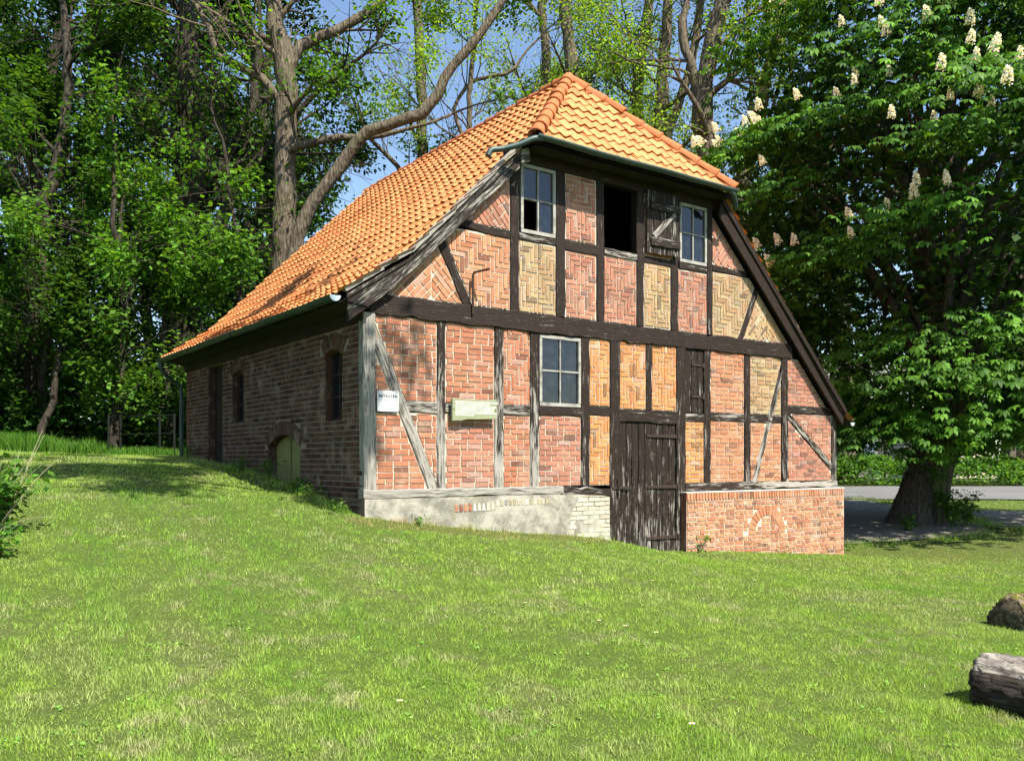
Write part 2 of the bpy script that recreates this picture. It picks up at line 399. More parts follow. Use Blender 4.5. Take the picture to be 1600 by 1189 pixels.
BL, BH, J = .235, .067, .0138
def pat_run(x0, x1, z0, z1, course=BH + J, bl=BL, off=0.):
    j = 0; z = z0 + .006
    while z < z1:
        sh = (j % 2) * (bl + J) / 2 + random.uniform(-.012, .012) + off
        x = x0 - sh
        while x < x1:
            l = bl if random.random() > .12 else bl / 2 - J / 2
            yield [(x, z), (x + l, z), (x + l, z + course - J), (x, z + course - J)]; x += l + J
        z += course; j += 1
def pat_english(x0, x1, z0, z1):
    j = 0; z = z0
    while z < z1:
        l = .115 if j % 2 else .24; x = x0 - (.06 if j % 2 else 0) + random.uniform(-.02, .02)
        while x < x1:
            yield [(x, z), (x + l, z), (x + l, z + .063), (x, z + .063)]; x += l + .017
        z += .080; j += 1
def pat_herring(x0, x1, z0, z1, W=.077, n=3, flip=False):
    cx = x0; mx = lambda x: x
    cols = int((x1 - x0) / W) + 2; rows = int((z1 - z0) / W) + 2; g = .0068
    for y in range(-2 * n, rows + 2 * n):
        for k in range(-6 * n, cols + 6 * n):
            if (k - y) % (2 * n) == 0:
                a, b, c, d = k * W, y * W, (k + n) * W, (y + 1) * W
                yield [(x0 + a + g, z0 + b + g), (x0 + c - g, z0 + b + g), (x0 + c - g, z0 + d - g), (x0 + a + g, z0 + d - g)]
            if (k - y) % (2 * n) == 2 * n - 1:
                a, b, c, d = k * W, y * W, (k + 1) * W, (y + n) * W
                yield [(x0 + a + g, z0 + b + g), (x0 + c - g, z0 + b + g), (x0 + c - g, z0 + d - g), (x0 + a + g, z0 + d - g)]
def pat_mirror(x0, x1, z0, z1, up=True):         # herringbone mirrored about the middle of the panel
    xc = (x0 + x1) / 2
    for side in (1, -1):
        for q in pat_herring(0, (x1 - x0) / 2, 0, z1 - z0):
            q = clip_to(q, [(0.004, -9), (9, -9), (9, 9), (0.004, 9)])
            if len(q) < 3: continue
            q = [(xc + side * p[0], (z0 + p[1]) if up else (z1 - p[1])) for p in q]
            if side * (1 if up else -1) < 0: q = q[::-1]
            yield q
def pat_diag(x0, x1, z0, z1, ang=45):
    xc, zc = (x0 + x1) / 2, (z0 + z1) / 2; s = max(x1 - x0, z1 - z0); a = R(ang); c, n = math.cos(a), math.sin(a)
    for q in pat_run(-s, s, -s, s):
        yield [(xc + p[0] * c - p[1] * n, zc + p[0] * n + p[1] * c) for p in q]
def pat_fan(x0, x1, z0, z1):                     # diagonal halves meeting in the middle, horizontal courses below
    xc = (x0 + x1) / 2
    for ang, box in ((45, [(x0, z0), (xc, z0), (xc, z1), (x0, z1)]), (-45, [(xc, z0), (x1, z0), (x1, z1), (xc, z1)])):
        for q in pat_diag(x0, x1, z0, z1, ang):
            q = clip_to(q, inset(box, .006))
            if len(q) >= 3: yield q

def lay(gen, poly, mp, tint, depth=0.0, v=.2, holes=(), rings=()):
    poly = inset(poly, .012)
    if not poly: return
    for q in gen:
        q = clip_to(list(q), poly)
        if len(q) < 3: continue
        parts = [q]
        for (a0, z0, a1, z1) in holes:
            new = []
            for s in parts:
                l = clip(s, 1, 0, a0 - .008); r_ = clip(s, -1, 0, -a1 - .008)
                m = clip(clip(s, -1, 0, -a0), 1, 0, a1)
                b = clip(m, 0, 1, z0 - .008) if len(m) > 2 else []; t = clip(m, 0, -1, -z1 - .008) if len(m) > 2 else []
                new += [k for k in (l, r_, b, t) if len(k) > 2]
            parts = new
        for s in parts:
            if area(s) < .0012: continue
            c = np.mean(s, 0)
            if any(math.hypot(c[0] - cx, c[1] - cz) < ro and c[1] > zlo and math.hypot(c[0] - cx, c[1] - cz) > rin and abs(c[0] - cx) < xm for cx, cz, rin, ro, zlo, xm in rings): continue
            s = [(p[0] + random.uniform(-.0022, .0022), p[1] + random.uniform(-.0022, .0022)) for p in s]
            BR.append((s, mp, depth - .014, depth + random.uniform(-.004, .005), brick_tint(tint, v)))

def panel(poly, gen, tint, mp=FAC, depth=0.0, back=-.14, v=.2):
    mb = MB(); mb.prism(poly, back, depth - .011, mp)
    mb.build('mortar_panel', M['mortar'], HOUSE)
    lay(gen, poly, mp, tint, depth, v)

def rect(x0, x1, z0, z1): return [(x0, z0), (x1, z0), (x1, z1), (x0, z1)]
RL = (.974, 2.411)                               # left rake, underside: z = .974 x + 2.411
RR_ = (-.976, 11.613)
def under_left(p): return clip(p, -RL[0], 1, RL[1])
def under_right(p): return clip(p, -RR_[0], 1, RR_[1])
def cut(p, a, b, w, keep):                       # the part of a panel on one side of a brace from a to b
    l = math.hypot(b[0] - a[0], b[1] - a[1]); n = ((b[1] - a[1]) / l, -(b[0] - a[0]) / l); c = n[0] * a[0] + n[1] * a[1]
    return clip(p, n[0], n[1], c - w / 2) if keep < 0 else clip(p, -n[0], -n[1], -c - w / 2)

B1 = ((.13, 2.06), (1.03, .0), .155); B2 = ((8.90, 2.12), (8.09, -.02), .12); B3 = ((9.10, 1.30), (10.54, .27), .13)
B4 = ((1.13, 3.62), (1.63, 2.66), .15); B5 = ((8.16, 3.66), (7.69, 2.66), .125)
def run_p(x0, x1, z0, z1, tint, **k): panel(rect(x0, x1, z0, z1), pat_run(x0 - .1, x1 + .1, z0, z1 + .1), tint, **k)
# lower storey, upper row
for keep in (-1, 1):
    for (z0, z1) in ((1.24, 2.41), (0.0, 1.08)):
        p = cut(rect(.10, 1.09, z0, z1), *B1, keep)
        if len(p) > 2: panel(p, pat_run(-.1, 1.2, z0, z1 + .1), RED)
run_p(1.23, 2.09, 1.24, 2.41, RED); run_p(1.23, 2.09, 0, 1.08, PNK)
panel(rect(2.25, 2.76, 1.25, 2.41), pat_herring(2.25, 2.76, 1.25, 2.41), RED); run_p(2.25, 2.76, 0, 1.09, RED)
run_p(2.93, 3.79, 0, 1.11, PNK)
panel(rect(3.97, 4.41, 1.30, 2.41), pat_mirror(3.97, 4.41, 1.30, 2.45), ORG); panel(rect(3.97, 4.41, 0, 1.14), pat_herring(3.97, 4.41, 0, 1.14), ORG)
panel(rect(4.63, 5.24, 1.27, 2.41), pat_mirror(4.63, 5.24, 1.27, 2.45), ORG); panel(rect(5.38, 5.98, 1.27, 2.41), pat_mirror(5.38, 5.98, 1.27, 2.45), ORG)
run_p(6.20, 6.69, 0, 1.10, ORG)
run_p(6.86, 7.80, 1.28, 2.41, MIX); run_p(6.86, 7.80, 0, 1.13, MIX)
for keep in (-1, 1):
    for (z0, z1) in ((1.29, 2.41), (0.0, 1.13)):
        p = cut(rect(7.96, 8.90, z0, z1), *B2, keep)
        if len(p) > 2: panel(p, pat_run(7.8, 9, z0, z1 + .1), BUF if z0 > 1 else MIX)
p = under_right(rect(9.09, 10.6, 1.49, 2.41)); panel(p, pat_run(9, 10.7, 1.49, 2.5), PNK)
for keep in (-1, 1):
    p = cut(rect(9.09, 10.54, 0, 1.33), *B3, keep); panel(p, pat_run(9, 10.6, 0, 1.4), PNK)
# gable
p = under_left(rect(.30, 2.38, 2.69, 3.79))
panel(cut(p, *B4, 1), pat_fan(.3, 1.7, 2.69, 3.6), MIX); panel(cut(p, *B4, -1), pat_herring(1.1, 2.4, 2.69, 3.79, n=3), MIX)
panel(under_left(rect(1.4, 2.38, 3.90, 4.73)), pat_diag(1.4, 2.38, 3.9, 4.75, -50), PNK)
panel(rect(2.55, 3.27, 2.69, 3.79), pat_mirror(2.55, 3.27, 2.69, 3.85, False), BUF)
panel(rect(3.46, 4.12, 2.69, 3.75), pat_mirror(3.46, 4.12, 2.69, 3.75), PNK); panel(rect(3.46, 4.12, 3.93, 4.98), pat_mirror(3.46, 4.12, 3.93, 4.98, False), PNK)
panel(rect(4.28, 5.02, 2.69, 3.79), pat_mirror(4.28, 5.02, 2.69, 3.79), PNK); panel(rect(5.19, 5.84, 2.69, 3.79), pat_mirror(5.19, 5.84, 2.69, 3.79, False), BUF)
panel(rect(6.02, 6.77, 2.69, 3.79), pat_mirror(6.02, 6.77, 2.69, 3.79), PNK); run_p(5.19, 5.90, 3.91, 4.98, PNK)
p = under_right(rect(6.91, 9.2, 2.69, 3.85))
panel(cut(p, *B5, 1), pat_herring(6.9, 8.2, 2.69, 3.9), BUF); panel(cut(p, *B5, -1), pat_fan(7.7, 9.2, 2.69, 3.7), BUF)
panel(under_right(rect(6.91, 8.0, 3.96, 4.83)), pat_diag(6.9, 8, 3.95, 4.85, 50), PNK)

# timbers -------------------------------------------------------------
def timber(name, p0, p1, width, front=.015, back=-.13, wear=(.14, .12), mp=FAC, parent=HOUSE, bow=0.0, rough=.006, mat='timber'):
    p0 = np.array(p0, float); p1 = np.array(p1, float); L = np.linalg.norm(p1 - p0); t = (p1 - p0) / L; s = np.array([-t[1], t[0]])
    n = max(3, int(L / .16)); ch = .012; h = width / 2
    prof = [(-h, back), (h, back), (h, front - ch), (h - ch, front), (-h + ch, front), (-h, front - ch)]
    V = []; G = []; W = []; o = random.uniform(0, 50); ph = random.uniform(0, 6)
    for i in range(n + 1):
        f = i / n; c = p0 + t * L * f + s * bow * math.sin(f * math.pi)
        wl = random.gauss(0, rough); wr = random.gauss(0, rough); dd = random.gauss(0, rough * .5)
        for k, (a, d) in enumerate(prof):
            a2 = a + (wl if a < 0 else wr) * (1 if d > back else 0); q = c + s * a2
            V.append(mp(q[0], q[1], d + (dd if d > back else 0))); G.append((f * L + o, a + o, d)); W.append(wear[0] + (wear[1] - wear[0]) * f)
    m = len(prof); F = [[i * m + k, (i + 1) * m + k, (i + 1) * m + (k + 1) % m, i * m + (k + 1) % m] for i in range(n) for k in range(m)]
    F += [list(range(m)), [n * m + k for k in range(m)][::-1]]
    me = pymesh(name, V, F, extra={'grain': ('FLOAT_VECTOR', G), 'wear': ('FLOAT', W)})
    return link(name, me, M[mat], parent)
def post(x0, x1, z0, z1, wear=(.14, .12), lean=0.0, front=.015, name='post'):
    timber(name, ((x0 + x1) / 2 + lean, z0), ((x0 + x1) / 2, z1), x1 - x0, front, wear=wear)
def rail(x0, x1, z0, z1, wear=(.14, .12), front=.009, name='rail', dz=0.0, bow=0.0):
    timber(name, (x0, (z0 + z1) / 2 + dz), (x1, (z0 + z1) / 2), z1 - z0, front, wear=wear, bow=bow)
post(-.08, .10, -.12, 2.42, (.95, .72), .02, .024, 'corner_post')
post(1.09, 1.23, 0, 2.41, (.86, .3)); post(2.09, 2.25, 0, 2.41, (.92, .32)); post(2.76, 2.93, 0, 2.41, (.78, .2)); post(3.79, 3.97, 0, 2.41, (.42, .22))
post(4.41, 4.63, -1.15, 2.41, (.4, .25), front=.02); post(5.24, 5.38, 1.27, 2.41, (.25, .25)); post(5.98, 6.20, -1.25, 2.41, (.5, .25), front=.02)
post(6.69, 6.86, 0, 2.41, (.35, .25)); post(7.80, 7.96, 0, 2.41, (.4, .25), .03); post(8.90, 9.09, .06, 2.41, (.42, .28), .03)
post(10.54, 10.70, -.02, 1.36, (.6, .4), .0, .02, 'corner_post')
timber('tie_beam', (.02, 2.55), (9.20, 2.545), .285, .035, wear=(.14, .16), bow=-.015, rough=.012)
timber('sill_beam', (-.08, -.055), (3.4, -.06), .125, .03, wear=(.98, .80)); timber('sill_beam', (3.41, -.07), (4.41, -.115), .11, .022, wear=(.5, .3), rough=.014)
timber('sill_beam', (6.20, -.085), (8.3, -.075), .145, .022, wear=(.35, .55), rough=.012); timber('sill_beam', (8.31, -.07), (10.72, -.075), .11, .018, wear=(.75, 1.0), rough=.012)
rail(.10, 1.09, 1.08, 1.24, (.5, .72)); rail(1.23, 2.09, 1.08, 1.24, (.55, .6)); rail(2.25, 2.76, 1.09, 1.25, (.5, .4)); rail(2.93, 3.79, 1.11, 1.25, (.3, .3)); rail(3.97, 4.41, 1.14, 1.30)
rail(4.63, 5.98, 1.05, 1.27, (.25, .25), .016, 'lintel'); rail(6.20, 6.69, 1.10, 1.24, (.55, .4)); rail(6.86, 7.80, 1.13, 1.28, (.35, .5)); rail(7.96, 8.90, 1.13, 1.29, (.4, .4)); rail(9.09, 10.54, 1.33, 1.49, (.3, .3))
timber('brace', B1[0], B1[1], B1[2], .012, wear=(.62, .82)); timber('brace', B2[0], B2[1], B2[2], .012, wear=(.5, .66)); timber('brace', B3[0], B3[1], B3[2], .012, wear=(.42, .55))
post(2.38, 2.55, 2.69, 4.98, (.3, .2)); post(3.27, 3.46, 2.69, 4.98); post(4.12, 4.28, 2.69, 4.98); post(5.02, 5.19, 2.69, 4.98); post(5.84, 6.02, 2.69, 3.93); post(5.90, 6.05, 3.93, 4.98); post(6.77, 6.91, 2.69, 4.98, (.32, .2))
timber('rail', (1.50, 3.90), (2.38, 3.83), .11, .009, bow=-.03); rail(2.55, 3.27, 3.79, 3.90, (.4, .4)); rail(3.46, 4.12, 3.75, 3.93); rail(4.28, 5.02, 3.79, 3.91, (.6, .5), .02); rail(5.19, 5.90, 3.79, 3.91); rail(6.05, 6.77, 3.79, 3.91, (.3, .3)); rail(6.91, 7.85, 3.85, 3.96, dz=.02)
timber('brace', B4[0], B4[1], B4[2], .012, wear=(.3, .3)); timber('brace', B5[0], B5[1], B5[2], .012, wear=(.35, .3))
timber('header_beam', (2.34, 5.09), (7.05, 5.09), .22, .02, wear=(.12, .12))
timber('wall_plate', (-8.6, 2.42), (-.02, 2.42), .24, .03, -.2, (.05, .05), SID)

# barge boards
def board(name, quads, y0, y1, wear, mat='timber', parent=HOUSE):
    V = []; G = []; F = []
    for q in quads:
        n = len(V); V += [(x, y0, z) for x, z in q] + [(x, y1, z) for x, z in q]
        ang = math.atan2(q[1][1] - q[0][1], q[1][0] - q[0][0])
        for x, z in q + q: G.append((x * math.cos(ang) + z * math.sin(ang) + 7, -x * math.sin(ang) + z * math.cos(ang), 0))
        F += [[n, n + 1, n + 2, n + 3], [n + 7, n + 6, n + 5, n + 4]] + [[n + i, n + 4 + i, n + 4 + (i + 1) % 4, n + (i + 1) % 4] for i in range(4)]
    return link(name, pymesh(name, V, F, extra={'grain': ('FLOAT_VECTOR', G), 'wear': ('FLOAT', [wear] * len(V))}), M[mat], parent)
board('barge_board', [[(.36, 2.80), (2.46, 4.83), (2.46, 5.10), (.56, 3.22)]], -.145, -.10, .50)
board('barge_board', [[(-.35, 2.26), (.35, 2.79), (.545, 3.20), (-.38, 2.62)]], -.150, -.10, .40)
board('barge_end', [[(2.462, 4.90), (2.62, 4.95), (2.60, 5.16), (2.462, 5.10)]], -.19, -.11, .62)
for i, (a, b) in enumerate([((-.40, 2.635), (.16, 3.0)), ((.10, 2.99), (.62, 3.31)), ((.60, 3.29), (1.30, 3.97)), ((1.28, 3.97), (2.02, 4.69)), ((2.0, 4.69), (2.45, 5.12))]):
    board('verge_board', [[a, b, (b[0] - .03, b[1] + .052), (a[0] - .03, a[1] + .052)]], -.175 - .004 * i, -.08, .98)
board('barge_board', [[(6.93, 4.84), (10.72, 1.14), (10.78, 1.40), (6.99, 5.16)]], -.145, -.10, .14)
board('verge_board', [[(7.0, 5.07), (10.80, 1.36), (10.83, 1.46), (7.02, 5.17)]], -.175, -.09, .16)

# plinths --------------------------------------------------------------
def plinth_left():
    V = []; F = []; nx, nz = 60, 10
    for i in range(nx + 1):
        for j in range(nz + 1):
            x = -.07 + 4.47 * i / nx; z = -1.3 + 1.175 * j / nz
            y = -.035 - .012 * lattice(np.array([x * 2.]), np.array([z * 2.]), 5)[0] - .012 * (1 - j / nz)
            if x > 3.35 and z > -.9: y += .03
            V.append((x, y, z))
    F = [[i * (nz + 1) + j, (i + 1) * (nz + 1) + j, (i + 1) * (nz + 1) + j + 1, i * (nz + 1) + j + 1] for i in range(nx) for j in range(nz)]
    n = len(V)
    top = [i * (nz + 1) + nz for i in range(nx + 1)]
    V += [(V[k][0], .2, V[k][2]) for k in top]; F += [[top[i], top[i + 1], n + i + 1, n + i] for i in range(nx)]
    link('plinth', pymesh('plinth', V, F, smooth=False), M['plaster'], HOUSE)
plinth_left()
lay(pat_run(3.3, 4.5, -1.2, -.15, .072), [(3.42, -1.2), (4.40, -1.2), (4.40, -.16), (3.78, -.16), (3.55, -.42)], FAC, CRM, .022, .1)
for k in range(9):
    x = 1.36 + k * .079; BR.append(([(x, -.34), (x + .06, -.34), (x + .058 + random.uniform(-.01, .004), -.23 + random.uniform(-.015, .01)), (x + .006, -.225)], FAC, .02, .054, brick_tint(RED if k < 4 else CRM)))
for k in range(13):
    x = 2.09 + k * .078; BR.append(([(x, -.275), (x + .058, -.275), (x + .06, -.19 + random.uniform(-.015, .01)), (x, -.185)], FAC, .02, .05, brick_tint(CRM if random.random() < .7 else (.35, .3, .18))))
PX0, PX1, PD = 6.07, 10.74, .165
mb = MB(); mb.prism(rect(PX0, PX1, -2.1, -.165), -.2, PD - .011, FAC); mb.build('plinth_core', M['mortar'], HOUSE); MB().box((PX0 - .012, -PD + .004, -2.0), (PX0 - .001, -.03, -.17), (.2, .09, .06)).build('plinth_end', M['brick'], HOUSE)
ACX, ACZ = 8.27, -.98
def ringed(): return [(ACX, ACZ, .33, .56, ACZ - .02, 9)]
lay(pat_english(PX0, PX1 + .1, -2.1, -.30), rect(PX0, PX1, -2.1, -.30), FAC, MIX, PD, .30, rings=ringed())
for k in range(int((PX1 - PX0) / .0775)):        # rowlock course on top
    x = PX0 + .004 + k * .0775; q = [(x, -.292), (x + .065, -.292), (x + .065, -.17), (x, -.17)]
    BR.append((q, FAC, PD - .02, PD + .008 + random.uniform(-.004, .004), brick_tint(MIX)))
for k in range(15):                              # blind arch
    a0 = math.pi * (k + .07) / 15; a1 = math.pi * (k + .93) / 15
    q = [(ACX + .345 * math.cos(a0), ACZ + .345 * math.sin(a0)), (ACX + .54 * math.cos(a0), ACZ + .54 * math.sin(a0)), (ACX + .54 * math.cos(a1), ACZ + .54 * math.sin(a1)), (ACX + .345 * math.cos(a1), ACZ + .345 * math.sin(a1))]
    BR.append((q, FAC, PD - .02, PD + .004, brick_tint(MIX)))
mb = MB(); mb.box((6.06, -PD - .005, -.166), (10.75, 0, -.150), (.62, .58, .50)); mb.build('plinth_capping', M['rim'], HOUSE)

# long side wall --------------------------------------------------------
HO = [(-1.30, .98, -.72, 2.02), (-5.55, 1.1, -4.9, 2.05), (-7.03, .1, -6.13, 2.29), (-3.66, -.35, -2.26, .84)]
ringsS = [(-1.01, 1.55, .47, .72, 1.92, .44), (-5.225, 1.515, .535, .78, 1.94, .46), (-2.96, -.505, 1.325, 1.57, .60, .83)]
def subtract(parts, holes):
    for (a0, z0, a1, z1) in holes:
        new = []
        for s in parts:
            l = clip(s, 1, 0, a0); r_ = clip(s, -1, 0, -a1); m = clip(clip(s, -1, 0, -a0), 1, 0, a1) if len(s) > 2 else []
            b = clip(m, 0, 1, z0) if len(m) > 2 else []; t = clip(m, 0, -1, -z1) if len(m) > 2 else []
            new += [k for k in (l, r_, b, t) if len(k) > 2 and area(k) > 1e-4]
        parts = new
    return parts
mb = MB()
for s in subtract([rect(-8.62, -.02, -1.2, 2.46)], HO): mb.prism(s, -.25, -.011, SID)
mb.build('side_wall', M['mortar_shaded'], HOUSE)
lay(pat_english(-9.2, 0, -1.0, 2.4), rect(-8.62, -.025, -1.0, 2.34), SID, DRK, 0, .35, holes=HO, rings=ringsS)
def voussoirs(cx, cz, r0, r1, a_lo, n, tint):
    for k in range(n):
        a0 = a_lo + (math.pi - 2 * a_lo) * (k + .06) / n; a1 = a_lo + (math.pi - 2 * a_lo) * (k + .94) / n
        q = [(cx + r0 * math.cos(a0), cz + r0 * math.sin(a0)), (cx + r1 * math.cos(a0), cz + r1 * math.sin(a0)), (cx + r1 * math.cos(a1), cz + r1 * math.sin(a1)), (cx + r0 * math.cos(a1), cz + r0 * math.sin(a1))]
        BR.append((q, SID, -.2, .008, brick_tint(tint, .3)))
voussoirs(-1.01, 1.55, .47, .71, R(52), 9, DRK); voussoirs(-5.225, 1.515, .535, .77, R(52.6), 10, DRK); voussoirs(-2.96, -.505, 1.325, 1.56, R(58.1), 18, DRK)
# rear and far walls, floor
def SKW(x, z, d): return (x, 8.6 + .175 * x + d, z)
mb = MB(); mb.prism([(-.05, -1.0), (-.05, 2.5), (.5, 3.1), (4.85, 7.3), (10.7, 1.35), (10.7, -2.2)], -.25, 0, SKW, PNK); mb.build('rear_wall', M['brick'], HOUSE)
mb = MB(); mb.box((10.5, .14, -2.2), (10.69, 10.2, 1.3), PNK); mb.build('far_side_wall', M['brick'], HOUSE)
mb = MB(); mb.box((.22, .16, 2.46), (10.2, 8.3, 2.56)); mb.build('loft_floor', M['dark'], HOUSE)

# bricks: the 300 that show largest stand alone, the rest are one part ------
def score(b):
    c = np.mean(b[0], 0); p = np.array(b[1](c[0], c[1], 0)); v = p - np.array([EYE[0], EYE[1], EYEZ]); d = np.linalg.norm(v)
    nrm = np.array([0, -1, 0]) if b[1] is FAC else np.array([-1, 0, 0])
    if p[2] < gz(p[0], p[1] - .2): return 0
    return area(b[0]) * abs(v.dot(nrm)) / d ** 3
BR.sort(key=score, reverse=True)
for q, mp, d0, d1, t in BR[:300]:
    MB().prism(q, d0, d1, mp, t, .005).build('brick', M['brick'], HOUSE)
mb = MB()
for q, mp, d0, d1, t in BR[300:]: mb.prism(q, d0, d1, mp, t, .005)
tag(mb.build('brickwork', M['brick'], HOUSE), kind='stuff')

# windows -----------------------------------------------------------------
def window(x0, x1, z0, z1, mp=FAC, front=.01, mat='white', missing=(), cols=2, rows=2, fw=.05, wear=None):
    mb = MB(); f = front
    for q in (rect(x0, x1, z0, z0 + fw * 1.1), rect(x0, x1, z1 - fw, z1), rect(x0, x0 + fw, z0 + fw * 1.1 + .001, z1 - fw - .001), rect(x1 - fw, x1, z0 + fw * 1.1 + .001, z1 - fw - .001)):
        mb.prism(q, f - .09, f, mp, inset=.006)
    win = mb.build('window', M[mat], HOUSE)
    ix0, ix1, iz0, iz1 = x0 + fw, x1 - fw, z0 + fw * 1.1, z1 - fw; bw = .024
    for i in range(1, cols):
        x = ix0 + (ix1 - ix0) * i / cols; MB().prism(rect(x - bw / 2, x + bw / 2, iz0, iz1), f - .05, f - .012, mp).build('glazing_bar', M[mat], win)
    for j in range(1, rows):
        z = iz0 + (iz1 - iz0) * j / rows; MB().prism(rect(ix0, ix1, z - bw / 2, z + bw / 2), f - .048, f - .010, mp).build('glazing_bar', M[mat], win)
    for i in range(cols):
        for j in range(rows):
            if (i, j) in missing: continue
            a, b = ix0 + (ix1 - ix0) * i / cols, ix0 + (ix1 - ix0) * (i + 1) / cols; c, d = iz0 + (iz1 - iz0) * j / rows, iz0 + (iz1 - iz0) * (j + 1) / rows
            tl = random.uniform(-.004, .004)
            P = [mp(a, c, f - .034 + tl), mp(b, c, f - .034 - tl), mp(b, d, f - .034 - tl), mp(a, d, f - .034 + tl)]
            link('pane', pymesh('pane', P, [[0, 1, 2, 3]]), M['glass'], win)
    return win
window(2.94, 3.78, 1.26, 2.37); window(2.58, 3.26, 3.91, 4.97, missing=((0, 0),)); window(6.06, 6.76, 3.92, 4.97)
window(-1.30, -.72, .98, 2.02, SID, -.10, 'iron', (), 2, 3, .04); window(-5.55, -4.9, 1.1, 2.05, SID, -.10, 'iron', (), 2, 3, .04)
for a0, z0, z1 in ((-1.30, .98, 2.02), (-5.55, 1.1, 2.05), (-7.03, 0, 2.29), (-3.66, -.35, .84)): MB().prism(rect(a0 + .001, a0 + .014, z0, z1), -.2, -.006, SID, (.085, .045, .034)).build('reveal', M['brick'], HOUSE)
# low arched hatch with green leaves, and the tall side door
hw = MB(); hw.prism(rect(-3.66, -2.26, -.35, .84), -.24, -.18, SID); hatch = hw.build('low_hatch', M['iron'], HOUSE)
for a0, a1 in ((-3.62, -3.0), (-2.92, -2.30)): MB().prism(rect(a0, a1, -.35, .80), -.179, -.14, SID).build('hatch_leaf', M['green'], hatch)
dw = MB(); dw.prism(rect(-7.03, -6.13, .0, 2.29), -.22, -.16, SID); sd = dw.build('side_door', M['dark'], HOUSE)
for k in range(5): timber('plank', (-7.0 + .18 * k + .07, .1), (-7.0 + .18 * k + .07, 2.27), .165, -.13, -.158, (.1, .1), SID, sd, 0, .002)

# main door: planks, ledges, strap hinges -------------------------------------
mb = MB()
for z in (-.86, .05, .80): mb.prism(rect(4.66, 5.97, z, z + .14), -.12, -.075, FAC)
door = mb.build('door', M['dark'], HOUSE)
x = 4.645
for k, wd in enumerate([.15, .13, .155, .14, .16, .13, .15, .145, .17]):
    zb = -1.12 - .03 * k if k < 4 else -1.24
    timber('plank', (x + wd / 2, zb + random.uniform(-.03, .02)), (x + wd / 2, 1.045), wd - .007, -.012 + random.uniform(-.004, .004), -.07, (.50 + random.uniform(-.08, .08), .22), FAC, door, 0, .0025); x += wd
for z in (.83, -.05, -.93):
    mb = MB(); mb.prism([(5.25, z - .02), (6.0, z - .03), (6.0, z + .03), (5.25, z + .02)], -.012, .012, FAC, inset=.004)
    mb.prism(rect(5.985, 6.05, z - .055, z + .055), .0, .03, FAC, inset=.008); mb.build('strap_hinge', M['iron'], door)
mb = MB(); mb.prism(rect(4.45, 4.86, -.07, -.025), .021, .034, FAC); mb.tube([(4.56, -.03, -.2), (4.56, -.06, -.1), (4.56, -.05, .12)], .012, 6); mb.build('latch', M['iron'], door)
# little plank shutter right of the door
mb = MB(); mb.prism(rect(6.21, 6.68, 1.25, 2.39), -.1, -.05, FAC); sh = mb.build('small_shutter', M['dark'], HOUSE)
for k in range(3): timber('plank', (6.29 + .155 * k, 1.26), (6.29 + .155 * k, 2.38), .148, -.005, -.049, (.3, .25), FAC, sh, 0, .002)
for z in (1.55, 2.12):
    mb = MB(); mb.prism(rect(6.36, 6.72, z - .018, z + .018), -.004, .012, FAC, inset=.004); mb.prism(rect(6.64, 6.70, z - .05, z + .05), -.004, .022, FAC, inset=.006); mb.build('strap_hinge', M['iron'], sh)
# open loft shutter
def SHT(x, z, d): return (x, -.04 - d - (x - 5.2) * .05, z)
mb = MB(); mb.prism(rect(5.165, 5.215, 4.70, 4.80), -.03, .02, FAC); mb.prism(rect(5.165, 5.215, 4.08, 4.17), -.03, .02, FAC); ls = mb.build('loft_shutter', M['iron'], HOUSE)
for k in range(5): timber('plank', (5.275 + .150 * k, 3.95 + random.uniform(-.01, .01)), (5.275 + .150 * k, 5.02), .146, .03, 0, (.42, .28), SHT, ls, 0, .002)
for z in (4.15, 4.76): timber('batten', (5.27, z), (5.94, z), .15, .065, .031, (.42, .4), SHT, ls, 0, .003)
timber('diagonal_batten', (5.34, 4.235), (5.82, 4.68), .10, .062, .031, (.58, .55), SHT, ls, 0, .003)
# iron pole bracket on the tie beam
mb = MB(); mb.tube([(1.66, -.07, 2.55), (1.66, -.07, 3.12), (1.67, -.09, 3.16), (1.80, -.30, 3.19)], .018, 6); mb.build('pole_bracket', M['iron'], HOUSE)

# ------------------------------------------------------------------ roof
RX, RZ = 4.85, 7.42; HIPY0, HIPZ0, HIPY1 = -.42, 5.22, 1.62
YF = -.17
def yb(x): return 8.85 + .175 * (x + .5)          # the rear gable stands out of square
YB = yb(RX)
LPROF = [(-.47, 2.60), (.55, 3.27), (RX, RZ)]; RPROF = [(11.0, 1.24), (10.6, 1.56), (RX, RZ)]
def hip_y(z): return HIPY0 + (z - HIPZ0) * (HIPY1 - HIPY0) / (RZ - HIPZ0)
def side_x(z, s): k = (RX - .55) / (RZ - 3.27) if s < 0 else (10.6 - RX) / (RZ - 1.56); return RX + s * (RZ - z) * k
mb = MB(); o = -.105
def deck(P): mb.add(P, [list(range(len(P)))])
for prof, s in ((LPROF, -1), (RPROF, 1)):
    (x0, z0), (x1, z1), _ = prof
    deck([(x0, YF, z0 + o), (x1, YF, z1 + o), (x1, yb(x1), z1 + o), (x0, yb(x0), z0 + o)])
    xh = side_x(HIPZ0, s); deck([(x1, YF, z1 + o), (xh, YF, HIPZ0 + o), (xh, HIPY0 + .05, HIPZ0 + o), (RX, HIPY1, RZ + o), (RX, YB, RZ + o), (x1, yb(x1), z1 + o)])
deck([(side_x(HIPZ0, -1), HIPY0 + .05, HIPZ0 + o), (side_x(HIPZ0, 1), HIPY0 + .05, HIPZ0 + o), (RX, HIPY1, RZ + o)])
